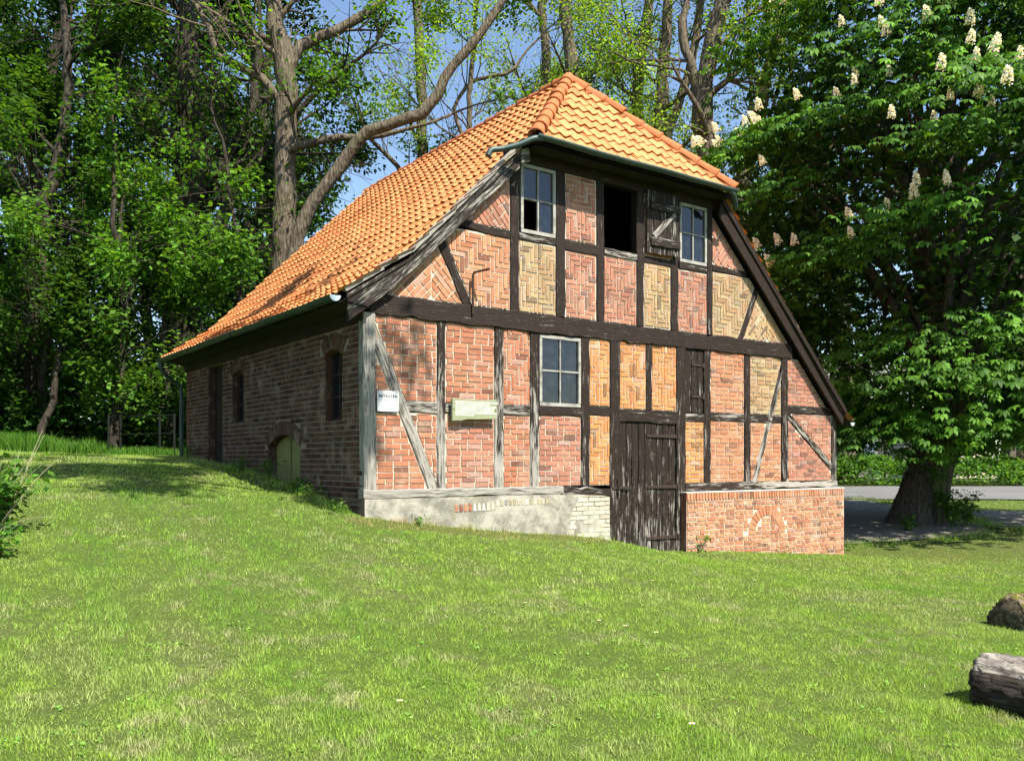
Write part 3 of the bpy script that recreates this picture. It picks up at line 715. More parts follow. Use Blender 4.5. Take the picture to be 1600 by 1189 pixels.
deck([(2.35, HIPY0 + .05, HIPZ0 - .03), (7.3, HIPY0 + .05, HIPZ0 - .03), (7.3, .05, HIPZ0 - .06), (2.35, .05, HIPZ0 - .06)])        # soffits
deck([(-.44, YF, 2.52), (-.44, 8.8, 2.52), (-.03, 8.85, 2.46), (-.03, YF, 2.46)])
roof = mb.build('roof', M['dark'], HOUSE)

TWD, TLN = .222, .42
def tile_geo():
    V = []; nx = 9; F = []
    def prof(t): return .020 * math.sin(2 * math.pi * (t * .92 + .22)) + (.010 if t > .86 else 0)
    for j, (y, lift) in enumerate(((0, .047), (TLN, .002))):
        for i in range(nx + 1):
            t = i / nx; V.append((t * (TWD + .022), y, prof(t) + lift))
    for dz in (.047 - .017, .047):
        for i in range(nx + 1): t = i / nx; V.append((t * (TWD + .022), 0, prof(t) + dz))
    n = nx + 1
    F = [[i, i + 1, n + i + 1, n + i] for i in range(nx)] + [[2 * n + i, 2 * n + i + 1, 3 * n + i + 1, 3 * n + i] for i in range(nx)]
    return np.array(V), F
TV, TF = tile_geo()
tile_me = pymesh('roof_tile', TV, TF, [(1, 1, 1)] * len(TF), True); tile_me.materials.append(M['tile'])
TILES = []                                       # matrix, needs cutting, slope
def frame(o, ex, ey, ez):
    return Matrix(((ex[0], ey[0], ez[0], o[0]), (ex[1], ey[1], ez[1], o[1]), (ex[2], ey[2], ez[2], o[2]), (0, 0, 0, 1)))
def slope(prof, s, exposure=.318):
    (x0, z0), (x1, z1), (x2, z2) = prof; l1 = math.hypot(x1 - x0, z1 - z0); l2 = math.hypot(x2 - x1, z2 - z1)
    ncol = int(round((YB - YF) / TWD)); k = 0; LT = l1 + l2
    while k * exposure < l1 + l2 - .10:
        d = k * exposure - .03
        if d < l1 - .12: c, n = (x1 - x0) / l1, (z1 - z0) / l1; px, pz = x0 + c * d, z0 + n * d
        else: c, n = (x2 - x1) / l2, (z2 - z1) / l2; px, pz = x1 + c * (d - l1), z1 + n * (d - l1)
        yq = yb(px); sc = min(1.0, (LT - d - .01) / TLN)
        for q in range(ncol):
            y = (yq - q * (yq - YF) / ncol) if s < 0 else (YF + q * (yq - YF) / ncol)
            ymid = y - TWD / 2 if s < 0 else y + TWD / 2
            zt = pz + n * TLN * sc
            lim = hip_y(pz + .1) if pz > HIPZ0 - .35 else -9
            if ymid < hip_y(zt) - .25 and zt > HIPZ0 + .1: continue
            sag = -.035 * math.sin(math.pi * (ymid - YF) / (yq - YF)) * math.sin(math.pi * k / 23) + .022 * (lattice(np.array([ymid * .8]), np.array([k * .35]), 9)[0] - .5)
            ey = Vector((c, random.gauss(0, .010), n)).normalized(); ex = Vector((0, s, 0)); ez = ex.cross(ey).normalized(); ex = ey.cross(ez)
            tip = random.gauss(0, .008); ey = (ey + ez * tip).normalized(); ez = ex.cross(ey)
            nv = Vector((s * n if s > 0 else -n, 0, abs(c)))
            o = Vector((px, y, pz)) + nv.normalized() * (sag + random.gauss(0, .003))
            TILES.append((frame(o, ex, ey * sc, ez), zt > HIPZ0 and ymid < hip_y(zt) + .45, s, (px, ymid, pz)))
        k += 1
slope(LPROF, -1); slope(RPROF, 1)
hl = math.hypot(HIPY1 - HIPY0, RZ - HIPZ0); hc, hn = (HIPY1 - HIPY0) / hl, (RZ - HIPZ0) / hl; k = 0
while k * .318 < hl - .12:
    d = k * .318 - .03; pz = HIPZ0 + hn * d; py = HIPY0 + hc * d; xl, xr = side_x(pz, -1), side_x(pz, 1); n0 = int((xl - 2.0) / TWD); n1 = int((xr - 2.0) / TWD) + 1
    for q in range(n0, n1):
        x = 2.0 + q * TWD
        ey = Vector((random.gauss(0, .012), hc, hn)).normalized(); ex = Vector((1, 0, 0)); ez = ex.cross(ey).normalized(); ex = ey.cross(ez)
        ey = (ey + ez * random.gauss(0, .010)).normalized(); ez = ex.cross(ey)
        TILES.append((frame(Vector((x, py, pz)) + ez * random.gauss(0, .004), ex, ey * min(1.0, (hl - d - .01) / TLN), ez), x < xl + .25 or x + TWD > side_x(pz + .35, 1) - .05, 0, (x, py, pz)))
    k += 1
def tile_tint(s):
    k = 1 + random.gauss(0, .085); g = random.gauss(0, .06)
    if random.random() < .05: k *= .72
    return (k, k * (1 + g), k * (1 + g))
eye3 = np.array([EYE[0], EYE[1], EYEZ])
free = sorted([i for i, t in enumerate(TILES) if not t[1] and t[2] <= 0], key=lambda i: np.linalg.norm(np.array(TILES[i][3]) - eye3) * (1.0 if TILES[i][2] < 0 else .8))[:300]
fs = set(free)
for i in free:
    ob = link('roof_tile', tile_me, None, roof); ob.matrix_local = TILES[i][0]
V = []; F = []; T = []
for i, (m, cutit, s, _) in enumerate(TILES):
    if i in fs: continue
    A = np.array(m)[:3, :3]; b = np.array(m)[:3, 3]; P = TV @ A.T + b
    if cutit:
        if s: P[:, 1] = np.maximum(P[:, 1], hip_y(P[:, 2]))
        else: P[:, 0] = np.clip(P[:, 0], side_x(P[:, 2], -1), side_x(P[:, 2], 1))
    n = len(V) * len(TV); V.append(P); F += [[k + n for k in f] for f in TF]; T += [tile_tint(s)] * len(TF)
tag(link('roof_tiles', npmesh('roof_tiles', np.concatenate(V), np.array(F), np.array(T), True), M['tile'], roof), kind='stuff')

def cap_geo(ln=.43):                             # half-round ridge tile, tapered
    V = []; F = []; n = 9
    for y, r in ((0, .132), (.05, .125), (ln, .096)):
        for i in range(n + 1): a = math.pi * (i / n * 1.12 - .06); V.append((math.cos(a) * r, y, math.sin(a) * r * .95))
    for i in range(n + 1): a = math.pi * (i / n * 1.12 - .06); V.append((math.cos(a) * .100, 0, math.sin(a) * .096))
    m = n + 1
    for j in range(2): F += [[j * m + i + 1, j * m + i, (j + 1) * m + i, (j + 1) * m + i + 1] for i in range(n)]
    F += [[3 * m + i + 1, 3 * m + i, i, i + 1] for i in range(n)]
    return V, F
cv, cf = cap_geo(); cap_me = pymesh('ridge_tile', cv, cf, [(.72, .52, .47)] * len(cf), True); cap_me.materials.append(M['tile'])
def caps(a, b, name, step=.37):
    a = Vector(a); b = Vector(b); L = (b - a).length; d = (b - a).normalized(); n = int(L / step); st = L / n
    for k in range(n):
        ey = (d + Vector((random.gauss(0, .012), random.gauss(0, .012), random.gauss(0, .012)))).normalized(); ex = ey.cross(Vector((0, 0, 1))).normalized(); ez = ex.cross(ey)
        link(name, cap_me, None, roof).matrix_local = frame(a + d * st * k + ez * (.0 + random.gauss(0, .006)), ex, ey, ez)
caps((side_x(HIPZ0, -1) - .02, HIPY0, HIPZ0 + .04), (RX, HIPY1, RZ + .0), 'hip_tile'); caps((side_x(HIPZ0, 1) + .02, HIPY0, HIPZ0 + .04), (RX, HIPY1, RZ + .0), 'hip_tile')
caps((RX, YB + .03, RZ - .06), (RX, HIPY1 - .02, RZ - .03), 'ridge_tile')

# gutters -----------------------------------------------------------------
def gutter(a, b, r=.07, caps_=True):
    a = np.array(a, float); b = np.array(b, float); d = (b - a) / np.linalg.norm(b - a); s = np.cross(d, [0, 0, 1.]); s /= np.linalg.norm(s)
    V = []; F = []; n = 10; m = max(2, int(np.linalg.norm(b - a) / .5))
    for rr in (r, r - .006):
        for i in range(m + 1):
            p = a + (b - a) * i / m + np.array([0, 0, random.gauss(0, .004)])
            for k in range(n + 1):
                t = math.pi * k / n; V.append(p + s * rr * math.cos(t) - np.array([0, 0, 1]) * rr * math.sin(t))
    st = (m + 1) * (n + 1)
    for L_ in (0, 1):
        for i in range(m):
            for k in range(n):
                q = [L_ * st + i * (n + 1) + k, L_ * st + (i + 1) * (n + 1) + k, L_ * st + (i + 1) * (n + 1) + k + 1, L_ * st + i * (n + 1) + k + 1]; F.append(q if L_ else q[::-1])
    for i in range(m):
        for k in (0, n): F.append([i * (n + 1) + k, (i + 1) * (n + 1) + k, st + (i + 1) * (n + 1) + k, st + i * (n + 1) + k])
    return link('gutter', pymesh('gutter', V, F, smooth=True), M['zinc'], HOUSE)
gutter((2.50, -.50, 5.235), (6.93, -.50, 5.215), .068)
g = gutter((-.545, -.14, 2.575), (-.545, 8.88, 2.56), .08)
mb = MB(); mb.prism([(-.545 + .079 * math.cos(t), 2.575 + .079 * math.sin(t)) for t in np.linspace(-math.pi, 0, 10)], .141, .146, FAC); mb.build('end_cap', M['zinc_new'], g)
for y in np.arange(.6, 8.7, .85):
    mb = MB(); mb.tube([(-.545 + .086 * math.cos(t), y, 2.572 + .086 * math.sin(t)) for t in np.linspace(-math.pi, 0, 9)], .008, 4); mb.build('gutter_bracket', M['zinc'], g)
g2 = gutter((11.07, -.14, 1.20), (11.07, 10.8, 1.19), .075)
mb = MB(); mb.prism([(11.07 + .075 * math.cos(t), 1.20 + .075 * math.sin(t)) for t in np.linspace(-math.pi, 0, 10)], .141, .146, FAC); mb.build('end_cap', M['zinc_new'], g2)
def pipe(name, pts, r, mat='zinc', n=10):
    P = np.array(pts, float); Q = []
    for i in range(len(P) - 1):
        p0, p1, p2, p3 = P[max(0, i - 1)], P[i], P[i + 1], P[min(len(P) - 1, i + 2)]
        for t in np.linspace(0, 1, 6, endpoint=False): Q.append(.5 * (2 * p1 + (p2 - p0) * t + (2 * p0 - 5 * p1 + 4 * p2 - p3) * t * t + (3 * p1 - p0 - 3 * p2 + p3) * t ** 3))
    Q.append(P[-1]); mb = MB(); mb.tube(Q, r, n); return mb.build(name, M[mat], HOUSE, True)
pipe('spout', [(2.62, -.50, 5.20), (2.46, -.49, 5.17), (2.25, -.40, 5.06), (2.02, -.30, 4.98), (1.86, -.26, 4.94), (1.80, -.25, 4.84)], .045)
pipe('spout', [(6.80, -.50, 5.18), (6.92, -.49, 5.12), (7.02, -.44, 5.00), (7.10, -.38, 4.93)], .045)
pipe('downpipe', [(-.545, 8.72, 2.50), (-.545, 8.72, 2.36), (-.40, 8.72, 2.18), (-.17, 8.72, 2.02), (-.13, 8.72, 1.85), (-.13, 8.72, 1.0), (-.13, 8.72, .38)], .045)

# ------------------------------------------------------------------ the two signs on the gable
def letters(text, x, z, size, y, mat, parent, name='lettering'):
    cu = bpy.data.curves.new('txt', 'FONT'); cu.body = text; cu.size = size; cu.align_x = 'CENTER'; cu.extrude = .0008; cu.offset = .0016; cu.space_character = 1.3
    t = bpy.data.objects.new('txt', cu); COL.objects.link(t); bpy.context.view_layer.update()
    me = bpy.data.meshes.new_from_object(t.evaluated_get(bpy.context.evaluated_depsgraph_get())); bpy.data.objects.remove(t)
    me.materials.clear(); ob = link(name, me, mat, parent); ob.location = (x, y, z); ob.rotation_euler = (R(90), 0, 0); return ob
sg = empty('warning_sign', (.285, -.03, 1.08)); tag(sg, 'white warning notice with black lettering beside the weathered corner post', 'sign')
mb = MB(); mb.box((-.165, -.012, 0), (.165, 0, .285)); mb.build('sign_plate', M['sign'], sg)
letters('BETRETEN', 0, .192, .050, -.0135, M['ink'], sg)
def dashes(par, x0, z, h, words, mat, y, gap=.012):
    mb = MB(); x = x0
    for n in words:
        for k in range(n):
            wd = random.uniform(.55, .8) * h; mb.box((x, y, z + random.uniform(0, .15) * h), (x + wd, y + .0012, z + h)); x += wd + .28 * h
        x += gap
    return mb.build('text_line', mat, par)
dashes(sg, -.135, .150, .019, (3, 6, 6), M['ink2'], -.0133, .02); dashes(sg, -.11, .062, .017, (3, 4, 5), M['ink2'], -.0133, .02)
for xx in (-.150, .150):
    mb = MB(); mb.tube([(xx, -.016, .27), (xx, -.011, .27)], .005, 6); mb.build('screw', M['iron'], sg)
pl = empty('info_board', (1.68, -.075, .99)); tag(pl, 'crooked greenish wooden info board with rows of white lettering', 'sign')
mb = MB(); top = [(-.40, .315), (-.20, .30), (-.02, .312), (.12, .302), (.38, .325)]; bot = [(.38, .035), (.1, .02), (-.15, .012), (-.25, -.008), (-.40, -.012)]
mb.prism([(x, z) for x, z in (bot[::-1] + top[::-1])], 0, .032, FAC, inset=.006); mb.build('board', M['plaque'], pl)
for r_ in range(7):
    z = .262 - r_ * .0315; wd = [4, 7, 3, 6, 5, 8, 4, 6] if r_ < 6 else [4, 7, 5]
    dashes(pl, -.345 + random.uniform(0, .01), z - .006, .0175, [max(2, x + random.randint(-1, 1)) for x in wd][:7 if r_ < 6 else 3], M['letter'], -.0335, .010)
for xx in (-.372, .352):
    mb = MB(); mb.tube([(xx, -.040, .155), (xx, -.03, .155)], .009, 6); mb.build('screw', M['iron'], pl)
mb = MB()
for xx in (-.3, .3): mb.box((xx - .02, 0.002, .05), (xx + .02, .05, .25))
mb.build('spacer', M['dark'], pl)

# ------------------------------------------------------------------ trees
def unit(v): return v / max(np.linalg.norm(v), 1e-9)
class Skel:
    def __init__(s): s.tubes = []; s.anch = []; s.adir = []
def grow(sk, rg, p, d, L, r, lvl, maxl, P):
    seg = (.6, .45, .32, .22)[min(lvl, 3)]; n = max(3, int(L / seg)); pts = [p]; d = unit(d); dirs = [d]
    for i in range(n):
        d = unit(d + rg.normal(0, P.get('wob', .13), 3) + np.array([0, 0, P.get('up', .03)])); p = p + d * L / n; pts.append(p); dirs.append(d)
    pts = np.array(pts); rad = r * (1 - .8 * np.linspace(0, 1, n + 1)); sk.tubes.append((pts, rad, lvl))
    if lvl < maxl:
        nc = max(1, int(rg.poisson(P['kids'][lvl] * (.6 + .4 * min(1.5, L / 2.5)))))
        for _ in range(nc):
            t = rg.uniform(.22, 1.0); i = min(n, int(t * n)); dd = dirs[i]; a = R(rg.uniform(28, 68)); q = unit(np.cross(dd, rg.normal(0, 1, 3)))
            grow(sk, rg, pts[i], dd * math.cos(a) + q * math.sin(a), L * rg.uniform(.38, .66) * (1.15 - .45 * t), max(.006, rad[i] * .6), lvl + 1, maxl, P)
    if lvl >= maxl - 1:
        st = 1 if lvl == maxl else 2
        for i in range(1, n + 1, st): sk.anch.append(pts[i]); sk.adir.append(dirs[i])

def leaf_mesh(P, D, size, rg, aspect=.62, droop=.35, flat=.5):
    n = len(P); az = rg.uniform(0, 2 * math.pi, n); a = np.stack([np.cos(az), np.sin(az), rg.uniform(-1.1, .55, n) * droop * 2 - .1], 1) + D * .5
    a /= np.linalg.norm(a, axis=1)[:, None]
    up = np.stack([rg.normal(0, flat, n), rg.normal(0, flat, n), np.ones(n)], 1)
    s = np.cross(a, up); s /= np.maximum(np.linalg.norm(s, axis=1), 1e-6)[:, None]; nn = np.cross(s, a)
    L = size[:, None]; W = (size * aspect * .5)[:, None]
    V = np.stack([P, P + a * L * .45 + s * W - nn * L * .06, P + a * L - nn * L * .16, P + a * L * .42 - s * W - nn * L * .06], 1).reshape(-1, 3)
    return V, np.arange(4 * n).reshape(n, 4)
def palette(n, cols, rg, v=.22):
    c = np.array(cols)[rg.integers(0, len(cols), n)]; k = 1 + rg.normal(0, v, (n, 1)); return np.clip(c * np.clip(k, .4, 1.7), 0.003, 1)

def tubes_mesh(name, tubes, base, minr=0.0, sides=(12, 8, 5, 3, 3)):
    VV = []; FF = []; o = 0
    for pts, rad, lvl in tubes:
        n = sides[min(lvl, 4)]
        V, F = tube_geo(pts - base, np.maximum(rad, .005), n, False); VV.append(np.array(V)); FF.append(np.array(F) + o); o += len(V)
    return npmesh(name, np.concatenate(VV), np.concatenate(FF), smooth=True)

def resample(pl, step=.45, rg=None, jit=.03):
    P = np.array([site(u, d, z) for u, d, z, r in pl]); r = np.array([x[3] for x in pl]); Q = []; q = []
    for i in range(len(P) - 1):
        m = max(1, int(np.linalg.norm(P[i + 1] - P[i]) / step)); p0, p1, p2, p3 = P[max(0, i - 1)], P[i], P[i + 1], P[min(len(P) - 1, i + 2)]
        for t in np.linspace(0, 1, m, endpoint=False):
            Q.append(.5 * (2 * p1 + (p2 - p0) * t + (2 * p0 - 5 * p1 + 4 * p2 - p3) * t * t + (3 * p1 - p0 - 3 * p2 + p3) * t ** 3)); q.append(r[i] + (r[i + 1] - r[i]) * t)
    Q.append(P[-1]); q.append(r[-1]); Q = np.array(Q); q = np.array(q)
    if rg is not None: Q[1:-1] += rg.normal(0, jit, Q[1:-1].shape); q = q * rg.uniform(.93, 1.08, len(q))
    return Q, q

WOODG = [(.060, .138, .016), (.042, .105, .013), (.075, .160, .019), (.030, .080, .011)]  # darkened greens: canopy shade of the wood put into the leaf colour
GREEN = [(.10, .235, .024), (.075, .19, .020), (.14, .28, .032), (.055, .145, .017)]
FRESH = [(.18, .33, .04), (.23, .37, .055), (.12, .26, .028), (.27, .37, .07)]
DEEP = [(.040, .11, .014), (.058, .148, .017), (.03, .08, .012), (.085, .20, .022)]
def tree(name, label, limbs, nleaf, lsize, pal, bark='bark', seed=0, P=None, crown_from=4.0, per_m=1.1, blen=(1.6, 3.4), cat='tree', group=None, spread=.2, top=True, aspect=.62, gap=.38, twigs=True):
    rg = np.random.default_rng(seed); P = dict(dict(kids=[0, 5, 5, 0], wob=.13, up=.03), **(P or {})); sk = Skel()
    u, d, z, r = limbs[0][0]; g = on_ground(u, d, -.25); zz = g[2]
    first = list(limbs[0])
    if z > zz + .5: first = [(u, d, zz, r * 1.35), (u, d, zz + .5, r * 1.12)] + first
    else: first[0] = (u, d, zz, r * 1.25)
    base = np.array([g[0], g[1], g[2] + .25])
    for k, lb in enumerate([first] + list(limbs[1:])):
        if k == 0 or True: lb = [(a, b + (0 if i == 0 or k == 0 else .12 * i * (1 if k % 2 else -1)), c, e) for i, (a, b, c, e) in enumerate(lb)]
        Q, q = resample(lb, .4, rg); sk.tubes.append((Q, q, 0 if k == 0 else 1))
        for i in range(1, len(Q)):
            if Q[i][2] - base[2] < crown_from: continue
            for _ in range(rg.poisson(per_m * np.linalg.norm(Q[i] - Q[i - 1]))):
                t = unit(Q[i] - Q[i - 1]); s = unit(np.cross(t, rg.normal(0, 1, 3))); a = R(rg.uniform(35, 80))
                grow(sk, rg, Q[i], t * math.cos(a) + s * math.sin(a), rg.uniform(*blen), max(.02, q[i] * .35), 1, 3, P)
        if top: grow(sk, rg, Q[-1], Q[-1] - Q[-2], rg.uniform(*blen) * 1.2, q[-1] * .9, 1, 3, P)
    root = empty(name, base)
    link('trunk', tubes_mesh('trunk', [t for t in sk.tubes if t[2] == 0], base, sides=(14, 8)), M[bark], root)
    br = [t for t in sk.tubes if 0 < t[2] < (9 if twigs else 3)]
    if br: link('branches', tubes_mesh('branches', br, base), M[bark], root)['kind'] = 'stuff'
    A = np.array(sk.anch); D = np.array(sk.adir)
    cl = lattice(A[:, 0] * .55 + A[:, 2] * .41 + 9, A[:, 1] * .55 - A[:, 2] * .33, seed) * .6 + lattice(A[:, 0] * 1.3 - A[:, 2] * .9, A[:, 1] * 1.3 + A[:, 2] * .7, seed + 5) * .4
    wt = np.clip((cl - np.quantile(cl, gap)) * 8, 0, 1) + 1e-4; k = rg.choice(len(A), nleaf, p=wt / wt.sum())
    Lp = A[k] + rg.normal(0, spread, (nleaf, 3)); V, F = leaf_mesh(Lp - base, D[k], rg.uniform(.5, 1.4, nleaf) * lsize, rg, aspect)
    clump = lattice(Lp[:, 0] * .8 + Lp[:, 2] * .3, Lp[:, 1] * .8 + Lp[:, 2] * .7, seed)[:, None]
    tint = palette(nleaf, pal, rg) * (.75 + .5 * clump)
    link('crown', npmesh('crown', V, F, tint), M['leaf'], root)['kind'] = 'stuff'
    tag(root, label, cat, group)
    return root

def wild(u, d, h, r, rg, lean=.0, kink=.25):    # an invented trunk line
    p = on_ground(u, d); n = 7; out = []; x, y = u, d
    for i in range(n):
        t = i / (n - 1); out.append((x, y, p[2] + h * t, r * (1 - .62 * t))); x += lean * h / n + rg.normal(0, kink); y += rg.normal(0, kink)
    return out

# trees whose trunks show behind the roof
OAK = [[(-6.56,25,4.98,.36),(-6.54,25,7.54,.33),(-6.48,25,9.56,.31),(-6.47,25,11.02,.30),(-6.65,25,12.30,.27),(-6.87,25,13.40,.24),(-7.05,25,15.5,.2)],
       [(-6.41,25,11.54,.17),(-6.04,25,12.30,.16),(-5.49,25,12.67,.15),(-4.58,25,13.18,.14),(-3.85,25,13.77,.12),(-2.93,25,14.69,.08)],
       [(-6.63,25,10.7,.14),(-7.14,25,11.30,.13),(-7.78,25,11.61,.12),(-8.33,25,11.85,.11),(-8.46,25,12.49,.10),(-8.88,25,13.13,.09),(-9.34,25,13.59,.08),(-10.07,25,14.14,.05)],
       [(-6.5,24.9,9.2,.14),(-6.1,24.6,9.34,.13),(-5.38,24.5,9.52,.12),(-4.31,24.5,9.59,.10),(-3.23,24.5,9.82,.07)]]
tree('oak_tree', 'tall oak with a sunlit grey trunk rising behind the left roof slope', OAK, 4200, .16, GREEN, 'bark', 11, crown_from=9.8, per_m=.75)
LEAN = [[(-5.94,23.5,4.70,.2),(-5.80,23.5,6.43,.19),(-5.34,23.5,7.37,.18),(-4.65,23.5,8.28,.17),(-3.87,23.5,9.27,.17),(-3.01,23.5,9.52,.16),(-2.41,23.5,9.70,.15),(-1.98,23.5,10.30,.14),(-1.55,23.5,11.07,.13),(-.86,23.5,11.93,.11),(-.26,23.5,12.8,.10),(.52,23.5,13.83,.07)]]
tree('leaning_tree', 'crooked bare tree leaning right over the roof against open sky', LEAN, 1500, .13, GREEN, 'bark', 12, crown_from=9.5, per_m=.35, blen=(1.0, 2.2))
def bg(name, label, limbs, n, ls, pal, seed, bark='bark', **k): tree(name, label, limbs, n, ls, pal, bark, seed, **k)
MIDP = dict(kids=[0, 6, 4, 0], up=.05)
bg('ash_tree', 'leafy tree with a dark trunk standing just right of the leaning tree', [[(-3.34,33,7.65,0.234),(-3.38,33,11.76,0.218),(-3.38,33,14.18,0.195),(-3.51,33,16.36,0.172),(-3.63,33,18.77,0.156)], [(-3.35,33,9.2,0.125),(-3.7,33,10.6,0.109),(-4.40,33,11.6,0.0936),(-5.27,33,12.6,0.078),(-5.93,33,13.9,0.0624)]], 3600, .17, GREEN, 21, crown_from=10.0, P=MIDP, per_m=1.3)
bg('ash_tree', 'airy tree with a looping low limb left of the roof apex', [[(-1.25,31,7.67,0.133),(-1.45,31,10.6,0.109),(-1.50,31,12.9,0.0936),(-1.35,31,15.5,0.078),(-1.2,31,18,0.0624)], [(-1.46,31,11.53,0.078),(-2.0,31,12.44,0.078),(-1.93,31,13.35,0.0702),(-1.25,31,14.07,0.0702),(-.23,31,14.3,0.0702),(.3,31,14.9,0.0546)]], 8000, .115, FRESH, 22, crown_from=8.5, P=MIDP, per_m=1.2, blen=(2.0, 4.8))
bg('ash_tree', 'tall airy tree whose dark trunk rises directly behind the roof apex', [[(2.34,32,7.43,0.273),(2.23,32,14.47,0.234),(1.99,32,16.34,0.211),(1.88,32,18.69,0.172)]], 11500, .115, FRESH, 23, crown_from=10, P=MIDP, per_m=1.2, blen=(2.0, 4.8))
bg('ash_tree', 'slender tree just left of the roof apex, farther back', [[(1.58,36,8.31,0.234),(1.45,36,16.22,0.195),(1.27,36,18.6,0.172),(1.32,36,20.97,0.156)]], 11500, .125, FRESH, 24, crown_from=9, P=MIDP, per_m=1.2, blen=(2.0, 4.8))
bg('ash_tree', 'thin straight dark trunk first to the right of the roof apex', [[(4.50,32,7.43,0.25),(4.57,32,13.06,0.226),(4.69,32,14.93,0.203),(4.97,32,16.58,0.179),(5.16,32,18.45,0.156)]], 11500, .115, FRESH, 25, crown_from=9.5, P=MIDP, per_m=1.2, blen=(2.0, 4.8))
bg('ash_tree', 'V-forked tree standing between the thin trunk and the thick one', [[(5.10,30,6.33,0.312),(5.10,30,11.61,0.265),(5.16,30,13.59,0.203),(5.32,30,15.35,0.172),(5.38,30,17.32,0.156)], [(5.19,30,11.2,0.172),(5.67,30,12.6,0.156),(6.15,30,13.8,0.148),(6.42,30,15.35,0.14),(6.59,30,17.10,0.117)]], 12000, .115, FRESH, 26, crown_from=9, P=MIDP, per_m=1.2, blen=(2.0, 4.8))
bg('ash_tree', 'thickest dark trunk right of the roof, forking above the hip', [[(6.23,27,4.75,0.351),(6.09,27,8.91,0.328),(5.93,27,10.88,0.312),(5.89,27,12.07,0.265),(6.23,27,13.45,0.25),(6.53,27,14.64,0.234),(6.73,27,15.83,0.211)], [(5.9,27,11.4,0.172),(5.54,27,12.76,0.148),(5.30,27,13.65,0.133),(5.44,27,14.64,0.109),(5.64,27,15.63,0.0936)]], 9000, .115, FRESH, 27, crown_from=9.5, P=MIDP, per_m=1.2, blen=(2.0, 4.8))
bg('ash_tree', 'mossy forked tree rising above the right end of the gutter', [[(7.22,29,5.50,0.328),(7.54,29,9.11,0.281),(7.97,29,10.81,0.234),(8.33,29,12.72,0.211),(8.60,29,13.78,0.172),(9.03,29,15.06,0.156),(9.24,29,16.55,0.14)], [(8.29,29,12.6,0.109),(7.97,29,13.57,0.0936),(7.90,29,14.42,0.0858),(7.97,29,15.70,0.078),(7.90,29,16.76,0.0624)], [(7.3,28.5,7.2,0.234),(8.2,28.0,8.9,0.211),(9.4,28,9.9,0.187),(11,28,11,0.156)]], 12500, .12, FRESH, 28, crown_from=6.5, P=MIDP, per_m=1.2, blen=(2.0, 4.8))

# the dark wood on the left
DENSE = dict(kids=[0, 6, 5, 0], up=.0)
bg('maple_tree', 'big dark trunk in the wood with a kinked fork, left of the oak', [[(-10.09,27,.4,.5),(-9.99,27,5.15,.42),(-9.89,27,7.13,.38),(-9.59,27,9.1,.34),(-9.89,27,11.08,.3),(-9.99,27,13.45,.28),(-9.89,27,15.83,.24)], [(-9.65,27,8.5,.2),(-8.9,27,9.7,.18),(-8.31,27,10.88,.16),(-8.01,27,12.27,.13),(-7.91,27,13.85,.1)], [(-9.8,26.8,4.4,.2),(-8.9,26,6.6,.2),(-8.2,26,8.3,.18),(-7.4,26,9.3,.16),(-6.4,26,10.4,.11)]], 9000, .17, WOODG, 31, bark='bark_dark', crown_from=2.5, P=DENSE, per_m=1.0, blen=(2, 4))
WOOD = [(-16.5, 30, 15, .42, 'tallest shaded maple at the far left edge of the wood'), (-13.8, 26, 13, .3, 'shaded maple behind the tall grass at the left'), (-12.6, 32, 17, .45, 'dark maple deep in the wood, second from the left edge'),
        (-9.6, 34, 17, .4, 'dark maple deep in the wood behind the iron fence'), (-10.9, 37, 18, .45, 'farthest dark maple between the fence posts'), (-18.5, 36, 18, .5, 'far maple closing the wood at the left edge'),
        (-15.2, 38, 18, .45, 'far maple in the middle of the dark wood'), (-21, 29, 16, .4, 'maple mostly cut off by the left edge'), (-24, 40, 17, .4, 'maple behind the one cut off by the left edge'), (-12.5, 44, 16, .4, 'farthest maple in the middle of the wood'), (-19, 45, 16, .4, 'farthest maple at the left of the wood')]
for i, (u, d, h, r, lab) in enumerate(WOOD):
    rg = np.random.default_rng(100 + i)
    tree('maple_tree', lab, [wild(u, d, h, r, rg)], 16000 if d < 36 else 14000, .19 if d < 36 else .22, ([tuple(x * .6 for x in c) for c in DEEP[:3]] if d >= 30 else WOODG), 'bark_dark', 40 + i, crown_from=1.6, P=DENSE, per_m=1.5, blen=(2.2, 4.4), gap=.5, group='maples of the dark wood', twigs=False)  # trees farther back get darkened leaves: the wood's inner shade put into colour
# understorey saplings with sprays of lit leaves
SAP = [(-13.0, 24.2, 6.0, 'bushy sapling behind the tall grass, left of the fence'), (-11.2, 24.6, 7.5, 'tall leafy sapling behind the left fence post'), (-9.4, 23.6, 6.5, 'leafy sapling over the middle of the iron fence'),
       (-15.6, 23.6, 6.5, 'leafy sapling at the left edge above the tall grass'), (-7.6, 23.2, 8.5, 'slender sapling beside the rear corner of the barn'), (-12.2, 22.6, 4.0, 'low spreading sapling just left of the fence'), (-10.4, 22.8, 9.0, 'tall thin sapling rising through the wood edge'), (-17.2, 25, 8.0, 'dense sapling at the far left')]
for i, (u, d, h, lab) in enumerate(SAP):
    rg = np.random.default_rng(200 + i)
    tree('maple_sapling', lab, [wild(u, d, h, .11, rg, 0, .12)], 5600, .15, WOODG if i % 2 else GREEN, 'bark_dark', 60 + i, dict(kids=[0, 5, 4, 0], up=-.02, wob=.16), crown_from=1.0, per_m=2.0, blen=(1.2, 2.6), group='saplings along the wood edge')
